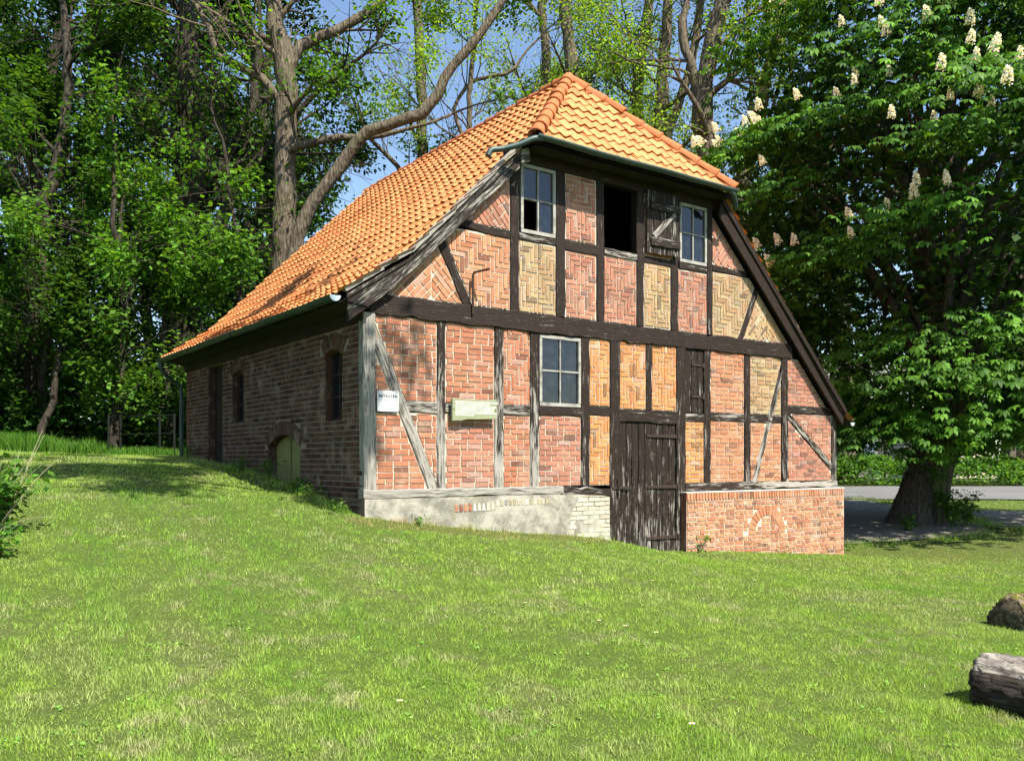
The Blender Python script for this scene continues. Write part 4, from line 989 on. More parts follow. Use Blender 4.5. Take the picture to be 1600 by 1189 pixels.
# trees across the road on the right, and behind the far house
FAR = [(15.6, 41, 13, .5, 'pale-trunked tree across the road, left of the chestnut trunk'), (14.2, 44, 13, .4, 'tree across the road close to the barn corner'), (22.6, 40, 12, .32, 'slim tree beside the pale fallen trunk'), (19.0, 48, 14, .4, 'tree behind the pale fallen trunk'), (27, 46, 14, .45, 'far tree at the right edge'), (11.5, 47, 15, .45, 'far tree hidden behind the barn roof corner'), (30, 52, 15, .5, 'farthest tree at the right edge'), (17, 55, 16, .5, 'farthest tree behind the blue house')]
for i, (u, d, h, r, lab) in enumerate(FAR):
    rg = np.random.default_rng(300 + i)
    tree('linden_tree', lab, [wild(u, d, h, r, rg)], 5200, .21, GREEN if i % 2 else DEEP, 'bark', 80 + i, DENSE, crown_from=3.2, per_m=1.4, blen=(2.2, 4.2), group='trees across the road', twigs=False)
# trees out of frame: one over the left lawn whose limbs dapple it, and a row behind the camera that the panes reflect
tree('overhanging_tree', 'tree beside the lawn whose limbs dapple the grass', [[(-9.5, 7.5, -.3, .45), (-9.3, 7.6, 3, .4), (-9.2, 7.7, 6.5, .36), (-9.0, 7.8, 9.5, .3), (-8.6, 8, 12.5, .2)], [(-9.1, 7.8, 6.8, .22), (-7.0, 8.6, 8.4, .2), (-4.8, 9.7, 9.4, .16), (-3.4, 10.6, 9.9, .12), (-2.3, 11.2, 10.2, .07)], [(-5.6, 9.3, 9.1, .16), (-4.6, 10.8, 9.9, .12), (-4.2, 12.2, 10.6, .07)], [(-9.0, 7.8, 7.6, .24), (-6.5, 7.7, 9.2, .21), (-3.6, 7.3, 10.2, .17), (-1, 6.8, 10.7, .13), (1.2, 6.3, 11, .07)], [(-2.6, 7.1, 10.4, .14), (-1.2, 8.2, 10.8, .1), (-.2, 9.2, 11.2, .06)]], 12000, .17, GREEN, 'bark', 95, DENSE, crown_from=7.2, per_m=1.3, blen=(1.0, 1.9), gap=.5)
for i, (u, d, h) in enumerate([(-17, 9, 12), (-20, 15, 13), (-15.5, 16, 9), (-18, 2, 12), (-24, 21, 13)]):
    rg = np.random.default_rng(450 + i)
    tree('hedgerow_tree', ['broad tree left of the lawn beyond the bramble bush', 'second tree left of the lawn', 'small dense tree left of the tall grass', 'tree left of the lawn nearest the camera', 'last tree of the row left of the lawn'][i], [wild(u, d, h, .35, rg)], 3000, .36, DEEP, 'bark_dark', 550 + i, DENSE, crown_from=1.2, per_m=1.5, blen=(2.0, 3.6), group='trees left of the lawn', twigs=False)
for i, (u, d) in enumerate([(-16, -22), (-6, -26), (5, -24), (15, -22), (26, -16), (-24, -14), (34, -6)]):
    rg = np.random.default_rng(400 + i)
    tree('boundary_tree', 'broad leafy tree on the lawn boundary facing the gable', [wild(u, d, 11 + 2 * (i % 3), .4, rg)], 1300, .46, GREEN, 'bark_dark', 500 + i, DENSE, crown_from=2, per_m=1.1, blen=(2.5, 4.5), group='trees along the lawn boundary', twigs=False)

# ------------------------------------------------------------------ the horse chestnut
def chestnut():
    rg = np.random.default_rng(77); bu, bd = 10.25, 22.0; g = on_ground(bu, bd); base = g.copy(); root = empty('chestnut_tree', base)
    tag(root, 'large horse chestnut with white flower candles and a thick dark trunk', 'tree')
    tubes = []
    def seg(pl, n, lvl): Q, q = resample(pl, .25, rg, .02); tubes.append((Q, q, lvl))
    z0 = g[2] - .25
    V = []; seg([(bu - .1, bd, z0, .78), (bu - .02, bd, z0 + .45, .62), (bu + .16, bd, z0 + 1.2, .53), (bu + .55, bd, z0 + 2.6, .50), (bu + 1.05, bd + .1, z0 + 4.5, .44), (bu + 1.2, bd + .3, z0 + 8, .32), (bu + .6, bd + .3, z0 + 13, .15)], 14, 0)
    me = tubes_mesh('trunk', tubes, base, sides=(22,)); co = np.empty(len(me.vertices) * 3); me.vertices.foreach_get('co', co); co = co.reshape(-1, 3)
    an = np.arctan2(co[:, 1], co[:, 0]); fl = np.clip(1.3 - co[:, 2], 0, 1.3) / 1.3
    k = 1 + .10 * np.sin(an * 5 + 1) * (1 - fl * .2) + .18 * fl ** 2 * np.maximum(0, np.sin(an * 4 + .5)); c = np.stack([.3 * np.clip(co[:, 2] / 3, 0, 1), 0 * an], 1)
    co[:, :2] = c + (co[:, :2] - c) * k[:, None]; me.vertices.foreach_set('co', co.ravel()); link('trunk', me, M['bark_ches'], root)
    cen = site(10.9, 22.6, 7.2); rad = np.array([5.4, 5.4, 7.2]); limbs = []; sprays = []
    for i in range(150):                          # boughs: flat shelves of leaf sprays with dark gaps between
        v = unit(rg.normal(0, 1, 3)); kb = rg.uniform(.80, 1.04) * (1 + .08 * math.sin(v[0] * 7 + v[2] * 9)); pb = cen + v * rad * kb
        if pb[2] < g[2] + 2.2: continue
        h = unit(v * np.array([1, 1, 0]) + 1e-6)
        for _ in range(int(rg.integers(7, 13))):
            q = rg.normal(0, 1, 3) * np.array([.60, .60, .17]); q[2] -= .28 * q[:2] @ h[:2]; sprays.append((pb + q, v, kb + .15 * (q[:2] @ h[:2])))
    sprays = [(np.array([max(p[0], 11.6 + .4 * rg.random()) if p[2] < 6.5 else p[0], p[1], p[2]]), v, k) for p, v, k in sprays]
    for i in range(120):                           # low skirts hanging round the trunk
        a = rg.uniform(0, 2 * math.pi); v = np.array([math.cos(a), math.sin(a), -.4]); p = np.array([cen[0], cen[1], 0]) + v * rg.uniform(1.2, 4.9); p[2] = g[2] + rg.uniform(1.9, 3.8)
        if p[0] > 11.8: sprays.append((p, v, .9))
    for i in range(60):
        v = unit(rg.normal(0, 1, 3)); v[2] = abs(v[2]) * .7; e = cen + v * rad * rg.uniform(.6, .85); s = site(bu + .4, bd, g[2] + rg.uniform(2.2, 9))
        if e[0] < 11.7 and e[2] < 6.5: continue
        m = (s + e) / 2 + np.array([0, 0, .8]); t = np.linspace(0, 1, 10)[:, None]; Q = (1 - t) ** 2 * s + 2 * t * (1 - t) * m + t * t * e
        limbs.append((Q + rg.normal(0, .04, Q.shape), np.linspace(rg.uniform(.08, .2), .02, 10), 2))
    link('branches', tubes_mesh('branches', limbs, base), M['bark_ches'], root)
    nlf = 12; SP = np.array([s[0] for s in sprays]); SV = np.array([s[1] for s in sprays]); n = len(SP)
    H = SV * np.array([1, 1, 0]); H /= np.maximum(np.linalg.norm(H, axis=1), 1e-3)[:, None]
    q = rg.normal(0, 1, (n, nlf, 3)) * np.array([.42, .42, .11]); C = SP[:, None] + q; C[..., 2] -= .30 * ((q * H[:, None]).sum(-1) + .2); C = C.reshape(-1, 3); Hh = np.repeat(H, nlf, 0); m = len(C)
    nz = lambda a: a / np.maximum(np.linalg.norm(a, axis=-1), 1e-6)[..., None]
    out = nz(Hh + rg.normal(0, .5, (m, 3)) * np.array([1, 1, .2])); nrm = nz(np.array([0, 0, 1.]) + .45 * out + rg.normal(0, .22, (m, 3))); e1 = nz(np.cross(nrm, np.array([.03, .02, 1.]))); e2 = np.cross(nrm, e1)
    fw = out - nrm * (out * nrm).sum(-1)[:, None]; f0 = np.arctan2((fw * e2).sum(-1), (fw * e1).sum(-1)); S = rg.uniform(.16, .25, m)
    CH = np.array([(.075, .185, .016), (.055, .145, .014), (.095, .22, .020), (.045, .115, .012)]); col = CH[rg.integers(0, 4, m)] * np.repeat(rg.uniform(.72, 1.3, n), nlf)[:, None] * rg.uniform(.8, 1.3, (m, 1)); VV = []; TT = []; nl = 6
    for j in range(nl):
        an = f0 + (j - (nl - 1) / 2) * (4.4 / nl); L = (S * (1.0 - .10 * abs(j - (nl - 1) / 2)))[:, None]; dr = nz(np.cos(an)[:, None] * e1 + np.sin(an)[:, None] * e2 - nrm * .38); s = nz(np.cross(dr, nrm)); wd = L * .21
        VV.append(np.stack([C + dr * .02, C + dr * L * .68 + s * wd + nrm * .012, C + dr * L - nrm * .03, C + dr * L * .68 - s * wd + nrm * .012], 1)); TT.append(col)
    V = np.concatenate(VV).reshape(-1, 3) - base; F = np.arange(len(V)).reshape(-1, 4)
    link('crown', npmesh('crown', V, F, np.concatenate(TT)), M['leaf_dark'], root)['kind'] = 'stuff'
    n = 15000; v = rg.normal(0, 1, (n, 3)); v /= np.linalg.norm(v, axis=1)[:, None]; Q = cen + v * rad * (rg.uniform(.2, .92, n) ** .6)[:, None]; Q = Q[Q[:, 2] > g[2] + 2.5]; n = len(Q)
    V, F = leaf_mesh(Q - base, np.zeros((n, 3)), rg.uniform(.16, .36, n), rg, .6, .4, .5); link('inner_leaves', npmesh('inner_leaves', V, F, palette(n, [(.018, .05, .008), (.03, .075, .011)], rg)), M['leaf_dark'], root)['kind'] = 'stuff'  # near-black leaf tints: shade inside the crown put into the colour
    # flower candles
    fv = []; ft = []
    for i in range(150):
        t = rg.uniform(0, 1); a = rg.uniform(0, 6.28); r_ = .055 * (1 - t) ** .7 + .012; c = np.array([r_ * math.cos(a), r_ * math.sin(a), .02 + .24 * t]); d = unit(rg.normal(0, 1, 3) + np.array([math.cos(a), math.sin(a), .3])); s = unit(np.cross(d, rg.normal(0, 1, 3))); L = .036
        fv.append((c, c + d * L * .6 + s * L * .5, c + d * L, c + d * L * .6 - s * L * .5)); ft.append((.93, .91, .85) if rg.random() > .12 else (.85, .68, .6))
    fm = npmesh('flower_candle', np.array(fv).reshape(-1, 3), np.arange(600).reshape(-1, 4), np.array(ft)); fm.materials.append(M['petal'])
    cand = [s for s in sprays if s[2] > .92 and s[0][2] > 3.0 and s[1][:2] @ VD < .15]
    pick = []
    for c in [cand[i] for i in rg.permutation(len(cand))]:
        if all(np.linalg.norm(c[0] - e[0]) > .38 for e in pick): pick.append(c)
    cand = pick
    for p, v, k in cand[:190]:
        h = unit(np.array([v[0], v[1], 0.01])); o = link('flower_candle', fm, None, root); q = p + h * .34 + np.array([0, 0, .16]) - base
        o.location = q; z = unit(np.array([0, 0, 1.]) + h * rg.uniform(.2, 1.3)); o.rotation_euler = Vector(z).to_track_quat('Z', 'Y').to_euler(); s = rg.uniform(.85, 1.25); o.scale = (s, s, s)
chestnut()

# ------------------------------------------------------------------ lawn and low growth
def grass_blades(name, P, h, wdt, tint, rg, seg2=True, lean=.45):
    n = len(P); az = rg.uniform(0, 2 * math.pi, n); s = np.stack([np.cos(az), np.sin(az), np.zeros(n)], 1) * (wdt[:, None] * .5)
    la = rg.uniform(0, 2 * math.pi, n); lm = np.abs(rg.normal(0, lean, n)) * h; l = np.stack([np.cos(la) * lm, np.sin(la) * lm, np.zeros(n)], 1); up = np.zeros((n, 3)); up[:, 2] = h
    if seg2:
        V = np.stack([P - s, P + s, P + l * .35 + up * .6 + s * .8, P + l * .35 + up * .6 - s * .8, P + l + up * .98], 1).reshape(-1, 3); b = (np.arange(n) * 5)[:, None]
        F = np.concatenate([b + np.array([[0, 1, 2]]), b + np.array([[0, 2, 3]]), b + np.array([[3, 2, 4]])], 1).reshape(-1, 3); T = np.repeat(tint, 3, 0)
    else:
        V = np.stack([P - s, P + s, P + l + up], 1).reshape(-1, 3); F = np.arange(3 * n).reshape(-1, 3); T = tint
    return npmesh(name, V, F, T)
def lawn():
    rg = np.random.default_rng(5)
    bands = [(3.6, 6, 8000, True, .0034), (6, 9, 4400, False, .0055), (9, 13, 1900, False, .0080), (13, 19, 800, False, .0115), (19, 31, 170, False, .022)]
    near = []; far = []
    for d0, d1, dens, two, bw in bands:
        um = .62 * d1 + 1.6; n = int(dens * (d1 - d0) * 2 * um); u = rg.uniform(-um, um, n); d = rg.uniform(d0, d1, n)
        k = np.abs(u) < .62 * d + 1.6; u, d = u[k], d[k]
        ju = (lattice(u * 1.3, d * 1.3, 6) - .5) * 1.3 + rg.normal(0, .12, len(u)); jd = (lattice(u * 1.3 + 40, d * 1.3, 7) - .5) * 1.6 + rg.normal(0, .15, len(u))
        for poly in (ROAD, DRIVE_A, DRIVE_B): k = ~inpoly(u + (ju if poly is not ROAD else 0), d + (jd if poly is not ROAD else 0), poly); u, d, ju, jd = u[k], d[k], ju[k], jd[k]
        X = EYE[0] + VD[0] * d + VR[0] * u; Y = EYE[1] + VD[1] * d + VR[1] * u
        k = ~((X > -.1) & (X < 10.8) & (Y > -.06) & (Y < 9.3)) & ~((X > 6.0) & (X < 10.8) & (Y > -.19) & (Y < 1)); X, Y, u, d = X[k], Y[k], u[k], d[k]
        # thin patches, wheel tracks, worn strip under the gable and under the chestnut
        p1 = lattice(X * 1.1, Y * 1.1, 1); p2 = lattice(X * 3.7, Y * 3.7, 2); p3 = lattice(X * .35, Y * .35, 4)
        worn = np.clip(1 - np.abs(Y + .42) / .42, 0, 1) * (X > -.5) * (X < 4.2) * 1.0 + np.clip(1.15 - np.hypot(u - 10.3, d - 20.6) / 4.2, 0, 1)
        stripe = .5 + .5 * np.tanh(2.2 * np.sin((X - .06 * Y) * 2 * math.pi / .86 + 1.0 * p3)) * np.clip((1.2 - X) / 3, .25, 1); dry = np.clip((p1 * .5 + p2 * .5 - .52) * 4.2, 0, 1) * (.35 + .65 * stripe)
        keep = rg.random(len(X)) > np.clip(worn * .7 + dry * .45, 0, .9); X, Y, u, d, p1, p2, p3, dry, stripe, worn = [a[keep] for a in (X, Y, u, d, p1, p2, p3, dry, stripe, worn)]
        n = len(X); Z = ground(X, Y); p4 = lattice(X * 8.5, Y * 8.5, 31); p5 = lattice(X * 2.6 + 3, Y * 2.6, 33) * .6 + lattice(X * 11, Y * 11, 34) * .4; h = rg.uniform(.016, .046, n) * (.7 + .7 * p2) * (.45 + 1.1 * p4) * (1 - .3 * stripe); edge = ((np.abs(X + .12) < .25) & (Y > .2) & (Y < 9)) | ((np.abs(Y + .14) < .1) & (X > 0) & (X < 4.4)); h = np.where(edge, h * 2.6, h)
        fresh = np.array([.26, .45, .045]); lime = np.array([.43, .56, .11]); straw = np.where((worn > .2)[:, None], np.array([.44, .32, .15]), np.array([.46, .45, .24])); deep = np.array([.14, .31, .030])
        mixv = np.clip(.08 + p3 * .6 + p1 * .4 + .30 * (stripe - .5) + .55 * (p4 - .5) + rg.normal(0, .2, n), 0, 1)[:, None]
        t = deep * (1 - mixv) + (fresh * .45 + lime * .55) * mixv; sw = np.clip(dry * .5 + np.clip((p5 - .66) * 6, 0, .75) + worn * 1.1 + (rg.random(n) < .05) * .8, 0, .9)[:, None]; t = t * (1 - sw) + straw * sw; t *= (1 + rg.normal(0, .16, n))[:, None]
        (near if two else far).append((np.stack([X, Y, Z - .004], 1), h, bw * rg.uniform(.7, 1.3, n), np.clip(t, .01, 1)))
    for poly in (DRIVE_A, DRIVE_B):               # ragged tufts along the edges of the gravel
        for i in range(len(poly)):
            a, b = np.array(poly[i]), np.array(poly[(i + 1) % len(poly)]); n = int(np.hypot(*(b - a)) * 420); q = a + (b - a) * rg.random((n, 1)) + rg.normal(0, .22, (n, 2))
            X = EYE[0] + VD[0] * q[:, 1] + VR[0] * q[:, 0]; Y = EYE[1] + VD[1] * q[:, 1] + VR[1] * q[:, 0]; k = (lattice(X * 1.7, Y * 1.7, 22) > .35) & ~((X < 10.9) & (Y > -.3)); X, Y = X[k], Y[k]; n = len(X)
            far.append((np.stack([X, Y, ground(X, Y)], 1), rg.uniform(.05, .13, n), .016 * rg.uniform(.7, 1.3, n), palette(n, [(.20, .36, .05), (.13, .27, .03), (.33, .34, .13)], rg)))
    for nm, L, two in (('lawn_grass', near, True), ('lawn_grass', far, False)):
        P, h, wd, t = [np.concatenate([x[i] for x in L]) for i in range(4)]
        tag(link(nm, grass_blades(nm, P, h, wd, t, rg, two, .55), M['grass']), 'short mown grass of the lawn %s' % ('in the foreground' if two else 'around the barn'), 'grass', kind='stuff')
lawn()
def lawn_weeds():                                # rosettes of clover and plantain scattered through the lawn
    rg = np.random.default_rng(15); n = 900; d = rg.uniform(4.2, 14, n); u = rg.uniform(-.66, .66, n) * d; X = EYE[0] + VD[0] * d + VR[0] * u; Y = EYE[1] + VD[1] * d + VR[1] * u
    k = (lattice(X * .9 + 7, Y * .9, 12) + rg.normal(0, .2, len(X)) > .6) & ~((X > -.3) & (Y > -.3)); X, Y = X[k], Y[k]; C = np.stack([X, Y, ground(X, Y) + .022], 1); C = np.repeat(C, 6, 0) + rg.normal(0, .022, (len(X) * 6, 3)) * np.array([1.6, 1.6, .25]); m = len(C)
    V, F = leaf_mesh(C, np.zeros((m, 3)), rg.uniform(.015, .036, m), rg, .7, .1, .25); tag(link('lawn_weeds', npmesh('lawn_weeds', V, F, palette(m, [(.17, .38, .05), (.22, .42, .07), (.25, .42, .09)], rg)), M['leaf']), 'clover and plantain leaves scattered through the mown lawn', 'weeds', kind='stuff')
lawn_weeds()
def tall_grass(name, label, poly, n, hh, cols, seed, w=.012):
    rg = np.random.default_rng(seed); P = np.array(poly); u = rg.uniform(P[:, 0].min(), P[:, 0].max(), n * 2); d = rg.uniform(P[:, 1].min(), P[:, 1].max(), n * 2); k = inpoly(u, d, poly); u, d = u[k][:n], d[k][:n]
    X = EYE[0] + VD[0] * d + VR[0] * u; Y = EYE[1] + VD[1] * d + VR[1] * u; Z = ground(X, Y); m = len(X); h = rg.uniform(.5, 1.1, m) * hh * (.6 + .7 * lattice(X * .8, Y * .8, seed))
    tag(link(name, grass_blades(name, np.stack([X, Y, Z], 1), h, w * rg.uniform(.7, 1.4, m), palette(m, cols, rg), rg, True, .35), M['grass']), label, 'grass', kind='stuff')
tall_grass('tall_grass', 'unmown tall grass along the wood edge at the left', [(-16, 21.6), (-10.3, 21.6), (-10.1, 23.4), (-16, 24)], 16000, .42, GREEN, 61, .014)
tall_grass('verge_grass', 'rough grass at the foot of the iron fence', [(-10.3, 21.9), (-8.2, 21.4), (-8.0, 22.6), (-10.1, 23)], 2600, .26, GREEN, 62, .014)
def leaf_bank(name, label, poly, n, top, ls, cols, seed, cat='ground cover', lo=.35):
    rg = np.random.default_rng(seed); P = np.array(poly); u = rg.uniform(P[:, 0].min(), P[:, 0].max(), n * 2); d = rg.uniform(P[:, 1].min(), P[:, 1].max(), n * 2); k = inpoly(u, d, poly); u, d = u[k][:n], d[k][:n]; m = len(u)
    X = EYE[0] + VD[0] * d + VR[0] * u; Y = EYE[1] + VD[1] * d + VR[1] * u; hh = top * (.5 + .7 * lattice(X * .7, Y * .7, seed)) * np.clip((d - P[:, 1].min()) / .7 + .25, 0, 1); Z = ground(X, Y) + hh * rg.uniform(lo, 1, m) ** .6
    V, F = leaf_mesh(np.stack([X, Y, Z], 1), np.zeros((m, 3)), ls * rg.uniform(.7, 1.3, m), rg, .75, .3, .5)
    tag(link(name, npmesh(name, V, F, palette(m, cols, rg)), M['leaf']), label, cat, kind='stuff')
leaf_bank('ground_cover', 'low bright green ground cover on the bank across the road', [(8, 37.0), (36, 37.0), (36, 41), (8, 41)], 30000, 1.25, .16, GREEN + DEEP, 71)
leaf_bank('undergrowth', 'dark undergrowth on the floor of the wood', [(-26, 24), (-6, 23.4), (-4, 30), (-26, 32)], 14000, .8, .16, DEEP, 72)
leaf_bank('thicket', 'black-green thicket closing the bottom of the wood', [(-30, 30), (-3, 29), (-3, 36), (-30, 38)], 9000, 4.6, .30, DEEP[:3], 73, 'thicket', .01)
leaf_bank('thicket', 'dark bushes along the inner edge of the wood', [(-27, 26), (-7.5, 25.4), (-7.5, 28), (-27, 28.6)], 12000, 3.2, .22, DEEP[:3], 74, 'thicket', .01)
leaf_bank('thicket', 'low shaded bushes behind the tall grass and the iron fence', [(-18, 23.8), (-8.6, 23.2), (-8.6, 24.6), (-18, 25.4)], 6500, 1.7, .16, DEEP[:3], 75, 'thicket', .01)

def plant(name, label, u, d, h, r, n, ls, seed, cols=GREEN, cat='plant', group=None, stalks=None, x=None, y=None):
    rg = np.random.default_rng(seed)
    if x is not None: g = np.array([x, y, gz(x, y)])
    else: g = on_ground(u, d)
    root = empty(name, g); st = MB()
    tips = []
    for k in range(max(3, n // 9)):
        a = rg.uniform(0, 6.28); q = np.array([math.cos(a) * r * rg.uniform(.1, 1), math.sin(a) * r * rg.uniform(.1, 1), h * rg.uniform(.5, 1)]); t = np.linspace(0, 1, 5)[:, None]; Q = q * t + np.array([0, 0, h * .15]) * np.sin(t * math.pi); st.tube(Q, np.linspace(.006, .003, 5), 3, (.10, .14, .05)); tips.append(Q)
    st.build('stems', M['stalk'], root)
    tips = np.array(tips); k = rg.integers(0, len(tips), n); j = rg.integers(1, 5, n); Pp = tips[k, j] + rg.normal(0, .03 + ls * .25, (n, 3)); Pp[:, 2] = np.maximum(Pp[:, 2], .02)
    V, F = leaf_mesh(Pp, np.zeros((n, 3)), ls * rg.uniform(.6, 1.3, n), rg, .6, .3, .5); link('leaves', npmesh('leaves', V, F, palette(n, cols, rg)), M['leaf'], root)['kind'] = 'stuff'
    if stalks:
        for i, (du, dd, dz, bend) in enumerate(stalks):
            e = VR * du + VD * dd; t = np.linspace(0, 1, 9)[:, None]; e = e + rg.normal(0, .03, 2); Q = np.concatenate([t * e, t * dz - bend * t * t], 1) + np.array([rg.normal(0, .05), rg.normal(0, .05), 0])
            m = MB(); m.tube(Q, np.linspace(.006, .002, 9), 5, (.36, .31, .20)); m.build('dry_stalk', M['stalk'], root)
    tag(root, label, cat, group); return root
plant('bramble_bush', 'leafy bush with long dry stalks at the left edge of the lawn', -5.15, 8.7, .75, .5, 800, .10, 81, GREEN + DEEP, 'bush',
      stalks=[(.40, .1, 1.15, .15), (.45, -.1, .95, .2), (.3, .2, 1.1, .05), (.5, .2, 1.0, .25), (.15, .0, 1.4, .05), (.5, -.2, .7, .25), (.3, 0, .8, .2), (.85, -.4, .45, .25), (.2, .1, .95, .1)])
plant('bramble_bush', 'low leafy bush in front of the dry-stalked one at the left edge', -4.75, 7.9, .3, .3, 300, .08, 82, GREEN, 'bush')
for i, (x, y, h, n, ls, lab) in enumerate([(.70, -.17, .14, 40, .06, 'small weed tuft at the foot of the rendered plinth'), (6.32, -.26, .30, 40, .07, 'weed growing against the left end of the brick plinth'), (-.30, .35, .16, 50, .06, 'weed clump at the front end of the shaded side wall'), (-.35, 1.15, .22, 80, .07, 'broad weed clump below the arched side window'), (-.28, 1.9, .24, 70, .08, 'weed clump just in front of the green hatch'), (-.25, 3.1, .38, 120, .07, 'weeds standing before the green hatch'), (-.28, 4.4, .30, 90, .07, 'weeds behind the green hatch along the wall'), (8.6, -.30, .15, 30, .05, 'small weed below the blind arch'), (-.3, 7.6, .35, 80, .07, 'weeds near the side door')]):
    plant('weed', lab, 0, 0, h, .16 + h * .3, n, ls, 600 + i, GREEN, 'weed', 'weeds along the barn walls', x=x, y=y)
for i, (u, d, h, n, lab) in enumerate([(10.55, 20.95, 1.0, 320, 'leafy suckers sprouting in front of the chestnut trunk'), (10.95, 21.05, .9, 260, 'bright leafy suckers at the right foot of the chestnut trunk'), (9.55, 20.9, .4, 90, 'low suckers at the left foot of the chestnut trunk'), (10.35, 21.15, 2.2, 320, 'ivy shoots climbing the middle of the chestnut trunk')]):
    plant('suckers', lab, u, d, h, .38, n, .12, 640 + i, GREEN + DEEP, 'shoots', 'shoots round the chestnut trunk')
rgd = np.random.default_rng(9)
for i in range(16):
    d = rgd.uniform(5, 13); u = rgd.uniform(-.5, .35) * d; g = on_ground(u, d, .05); m = MB()
    for k in range(9):
        a = 6.283 * k / 9; m.add([(0, 0, .004), (.016 * math.cos(a - .25), .016 * math.sin(a - .25), .008), (.022 * math.cos(a), .022 * math.sin(a), .006), (.016 * math.cos(a + .25), .016 * math.sin(a + .25), .008)], [[0, 1, 2, 3]], (.85, .84, .80))
    m.tube([(0, 0, .002), (0, 0, .010)], .007, 6, (.75, .5, .05)); m.tube([(0, 0, -.05), (0, 0, .002)], .0015, 3, (.1, .2, .03)); o = m.build('daisy', M['petal']); o.location = g
    tag(o, 'small white daisy in the mown lawn', 'daisy', 'daisies in the lawn')

# ------------------------------------------------------------------ fences, logs, far buildings
def rail_fence(name, label, pts, h, rails, post_r=.03, rail_r=.014, bars=None):
    P = [on_ground(u, d) for u, d in pts]; root = empty(name, P[0]); b = P[0]
    for p in P: MB().tube([p - b + np.array([0, 0, -.2]), p - b + np.array([0, 0, h])], post_r, 8).build('fence_post', M['rail'], root)
    for i in range(len(P) - 1):
        for z in rails: MB().tube([P[i] - b + np.array([0, 0, z * h]), P[i + 1] - b + np.array([0, 0, z * h])], rail_r, 6).build('fence_rail', M['rail'], root)
        if bars:
            for k in range(1, bars):
                q = P[i] + (P[i + 1] - P[i]) * k / bars - b; MB().tube([q + np.array([0, 0, .05]), q + np.array([0, 0, h * .97])], .009, 4).build('fence_bar', M['rail'], root)
    tag(root, label, 'fence')
rail_fence('iron_fence', 'low dark iron fence with two rails at the wood edge, left of the barn', [(-10.25, 22.2), (-9.95, 22.2), (-8.75, 21.7), (-8.35, 21.6)], 1.05, (.95, .52))
rail_fence('iron_railing', 'dark iron railing across the road behind the ground cover', [(12, 42.2), (15, 42.2), (18, 42.2), (21.4, 42.2), (24, 42.2), (27, 42.2)], 1.75, (.97, .3), .05, .022, 12)

def log(name, label, u, d, L, r, heading, seed, cols, moss=None, rise=0.0):
    rg = np.random.default_rng(seed); g = on_ground(u, d); n, m = 26, 44; V = []; T = []
    for i in range(n + 1):
        t = i / n; endf = min(1, min(t, 1 - t) * 9 + .55)
        for k in range(m):
            a = 2 * math.pi * k / m; ridge = abs(math.sin(k * 1.47 + .9 * math.sin(t * 7 + k * .31) + seed)); rr = r * (1 + .12 * math.sin(a * 2 + seed) + .08 * math.sin(a * 3 + t * 3 + seed) + .17 * (ridge - .6) + rg.normal(0, .018)) * endf ** .3
            V.append(((t - .5) * L + rg.normal(0, .006), rr * math.cos(a), rr * math.sin(a) * .92 + r * .82 + rise * (t - .5)))
    F = [[i * m + k, (i + 1) * m + k, (i + 1) * m + (k + 1) % m, i * m + (k + 1) % m] for i in range(n) for k in range(m)]
    for i in range(n):
        for k in range(m):
            a = 2 * math.pi * (k + .5) / m; c = np.array(cols[0])
            if not moss: c = np.array(cols[2]) if math.sin(a) > .55 else np.array(cols[1])
            if moss and math.sin(a) > .55 and rg.random() < .75: c = np.array(moss) * rg.uniform(.8, 1.2)
            T.append(tuple(c))
    F += [list(range(m)), [n * m + k for k in range(m)][::-1]]; T += [tuple(np.array(cols[0]) * .6)] * 2
    root = link(name, pymesh(name, V, F, T, True), M['log']); root.location = g + np.array([0, 0, -.06]); root.rotation_euler = (0, 0, heading); tag(root, label, 'log'); return root
hd = VIEW - R(90)
log('log', 'short mossy log with deep furrowed bark, upper one at the right edge', 5.42, 9.0, .95, .235, hd + R(25), 3, [(.34, .27, .18), (.22, .17, .12), (.38, .31, .21)], (.22, .20, .05))
log('log', 'weathered split log with pale grain and a dark end, lower right corner', 3.42, 5.75, .62, .235, hd + R(-50), 8, [(.36, .31, .26), (.09, .07, .06), (.46, .41, .35), (.06, .045, .04)])
m = MB(); rg = np.random.default_rng(4)
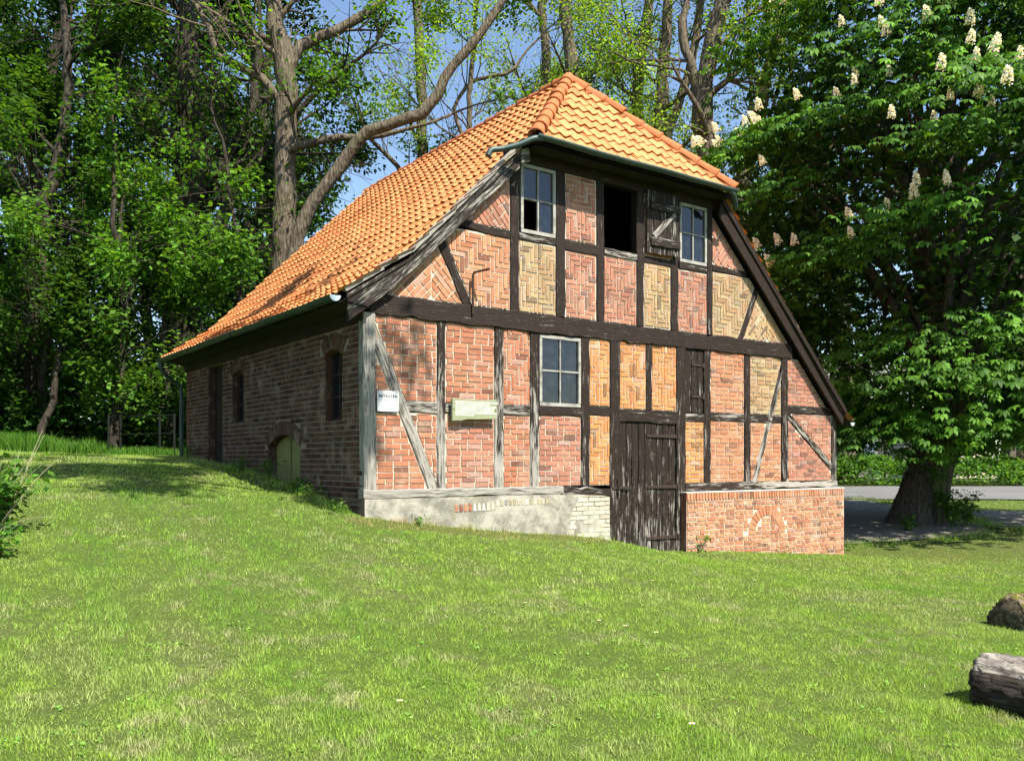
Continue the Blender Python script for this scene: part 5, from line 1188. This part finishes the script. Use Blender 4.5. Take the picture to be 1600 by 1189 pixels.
def mound():
    V = []; F = []; T = []; nx, ny = 60, 16
    for i in range(nx + 1):
        for j in range(ny + 1):
            a = i / nx; b = j / ny; x = (a - .5) * 7.4; yy = (b - .5) * 3; h = 2.15 * max(0, 1 - abs(a - .52) ** 2.2 * 5.2) * max(0, 1 - (abs(b - .5) * 2) ** 3)
            h *= .8 + .4 * lattice(np.array([x * 1.1]), np.array([yy * 1.5]), 8)[0]; h = max(h, 0) ; h = math.floor(h * 6 + lattice(np.array([x * 2]), np.array([yy * 2]), 2)[0]) / 6 * .7 + h * .3; V.append((x, yy, h))
    for i in range(nx):
        for j in range(ny): F.append([i * (ny + 1) + j, (i + 1) * (ny + 1) + j, (i + 1) * (ny + 1) + j + 1, i * (ny + 1) + j + 1]); k = rg.uniform(.7, 1.15); T.append((.52 * k, .45 * k, .34 * k))
    o = link('fallen_trunk', pymesh('fallen_trunk', V, F, T), M['stone']); o.location = on_ground(21.3, 44.6); o.rotation_euler = (0, 0, hd); tag(o, 'pale layered mound of felled wood behind the railing across the road', 'wood pile')
mound()
def far_house(name, label, u, d, w, dp, h, rh, wall, roofm, rot=0.0):
    g = on_ground(u, d); root = empty(name, g, hd + rot); m = MB(); m.add([(-w/2,-dp/2,-.5),(w/2,-dp/2,-.5),(w/2,dp/2,-.5),(-w/2,dp/2,-.5),(-w/2,-dp/2,h),(w/2,-dp/2,h),(w/2,dp/2,h),(-w/2,dp/2,h),(-w/2,0,h+rh),(w/2,0,h+rh)], [[0,1,5,4],[2,3,7,6],[1,2,6,9,5],[3,0,4,8,7]]); m.build('wall', M[wall], root)
    m = MB(); e = .35; k = rh / (dp / 2)
    for s in (-1, 1):
        a = [(-w/2-e, s*(dp/2+e), h-e*k+.03), (w/2+e, s*(dp/2+e), h-e*k+.03), (w/2+e, 0, h+rh+.03), (-w/2-e, 0, h+rh+.03)]; b = [(x, y, z+.12) for x, y, z in a]; m.add(a + b, [[0,1,2,3],[7,6,5,4],[0,4,5,1],[1,5,6,2],[2,6,7,3],[3,7,4,0]])
    m.build('roof', M[roofm], root)
    for x in (-w * .28, w * .05, w * .3):
        m = MB(); m.box((x - .5, -dp/2 - .03, 1.0), (x + .5, -dp/2 - .003, 2.3)); wn = m.build('window', M['white'], root); m = MB(); m.box((x - .42, -dp/2 - .045, 1.08), (x + .42, -dp/2 - .031, 2.22)); m.build('pane', M['glass'], wn)
    tag(root, label, 'house')
far_house('far_house', 'pale blue-grey house across the road behind the chestnut trunk', 19.5, 54, 12, 8, 3.6, 3.2, 'render_blue', 'roof_grey', R(20))
far_house('far_shed', 'small white-clad shed glimpsed past the rear corner of the barn', -13.6, 36, 4, 3, 1.9, .9, 'shed', 'roof_grey')
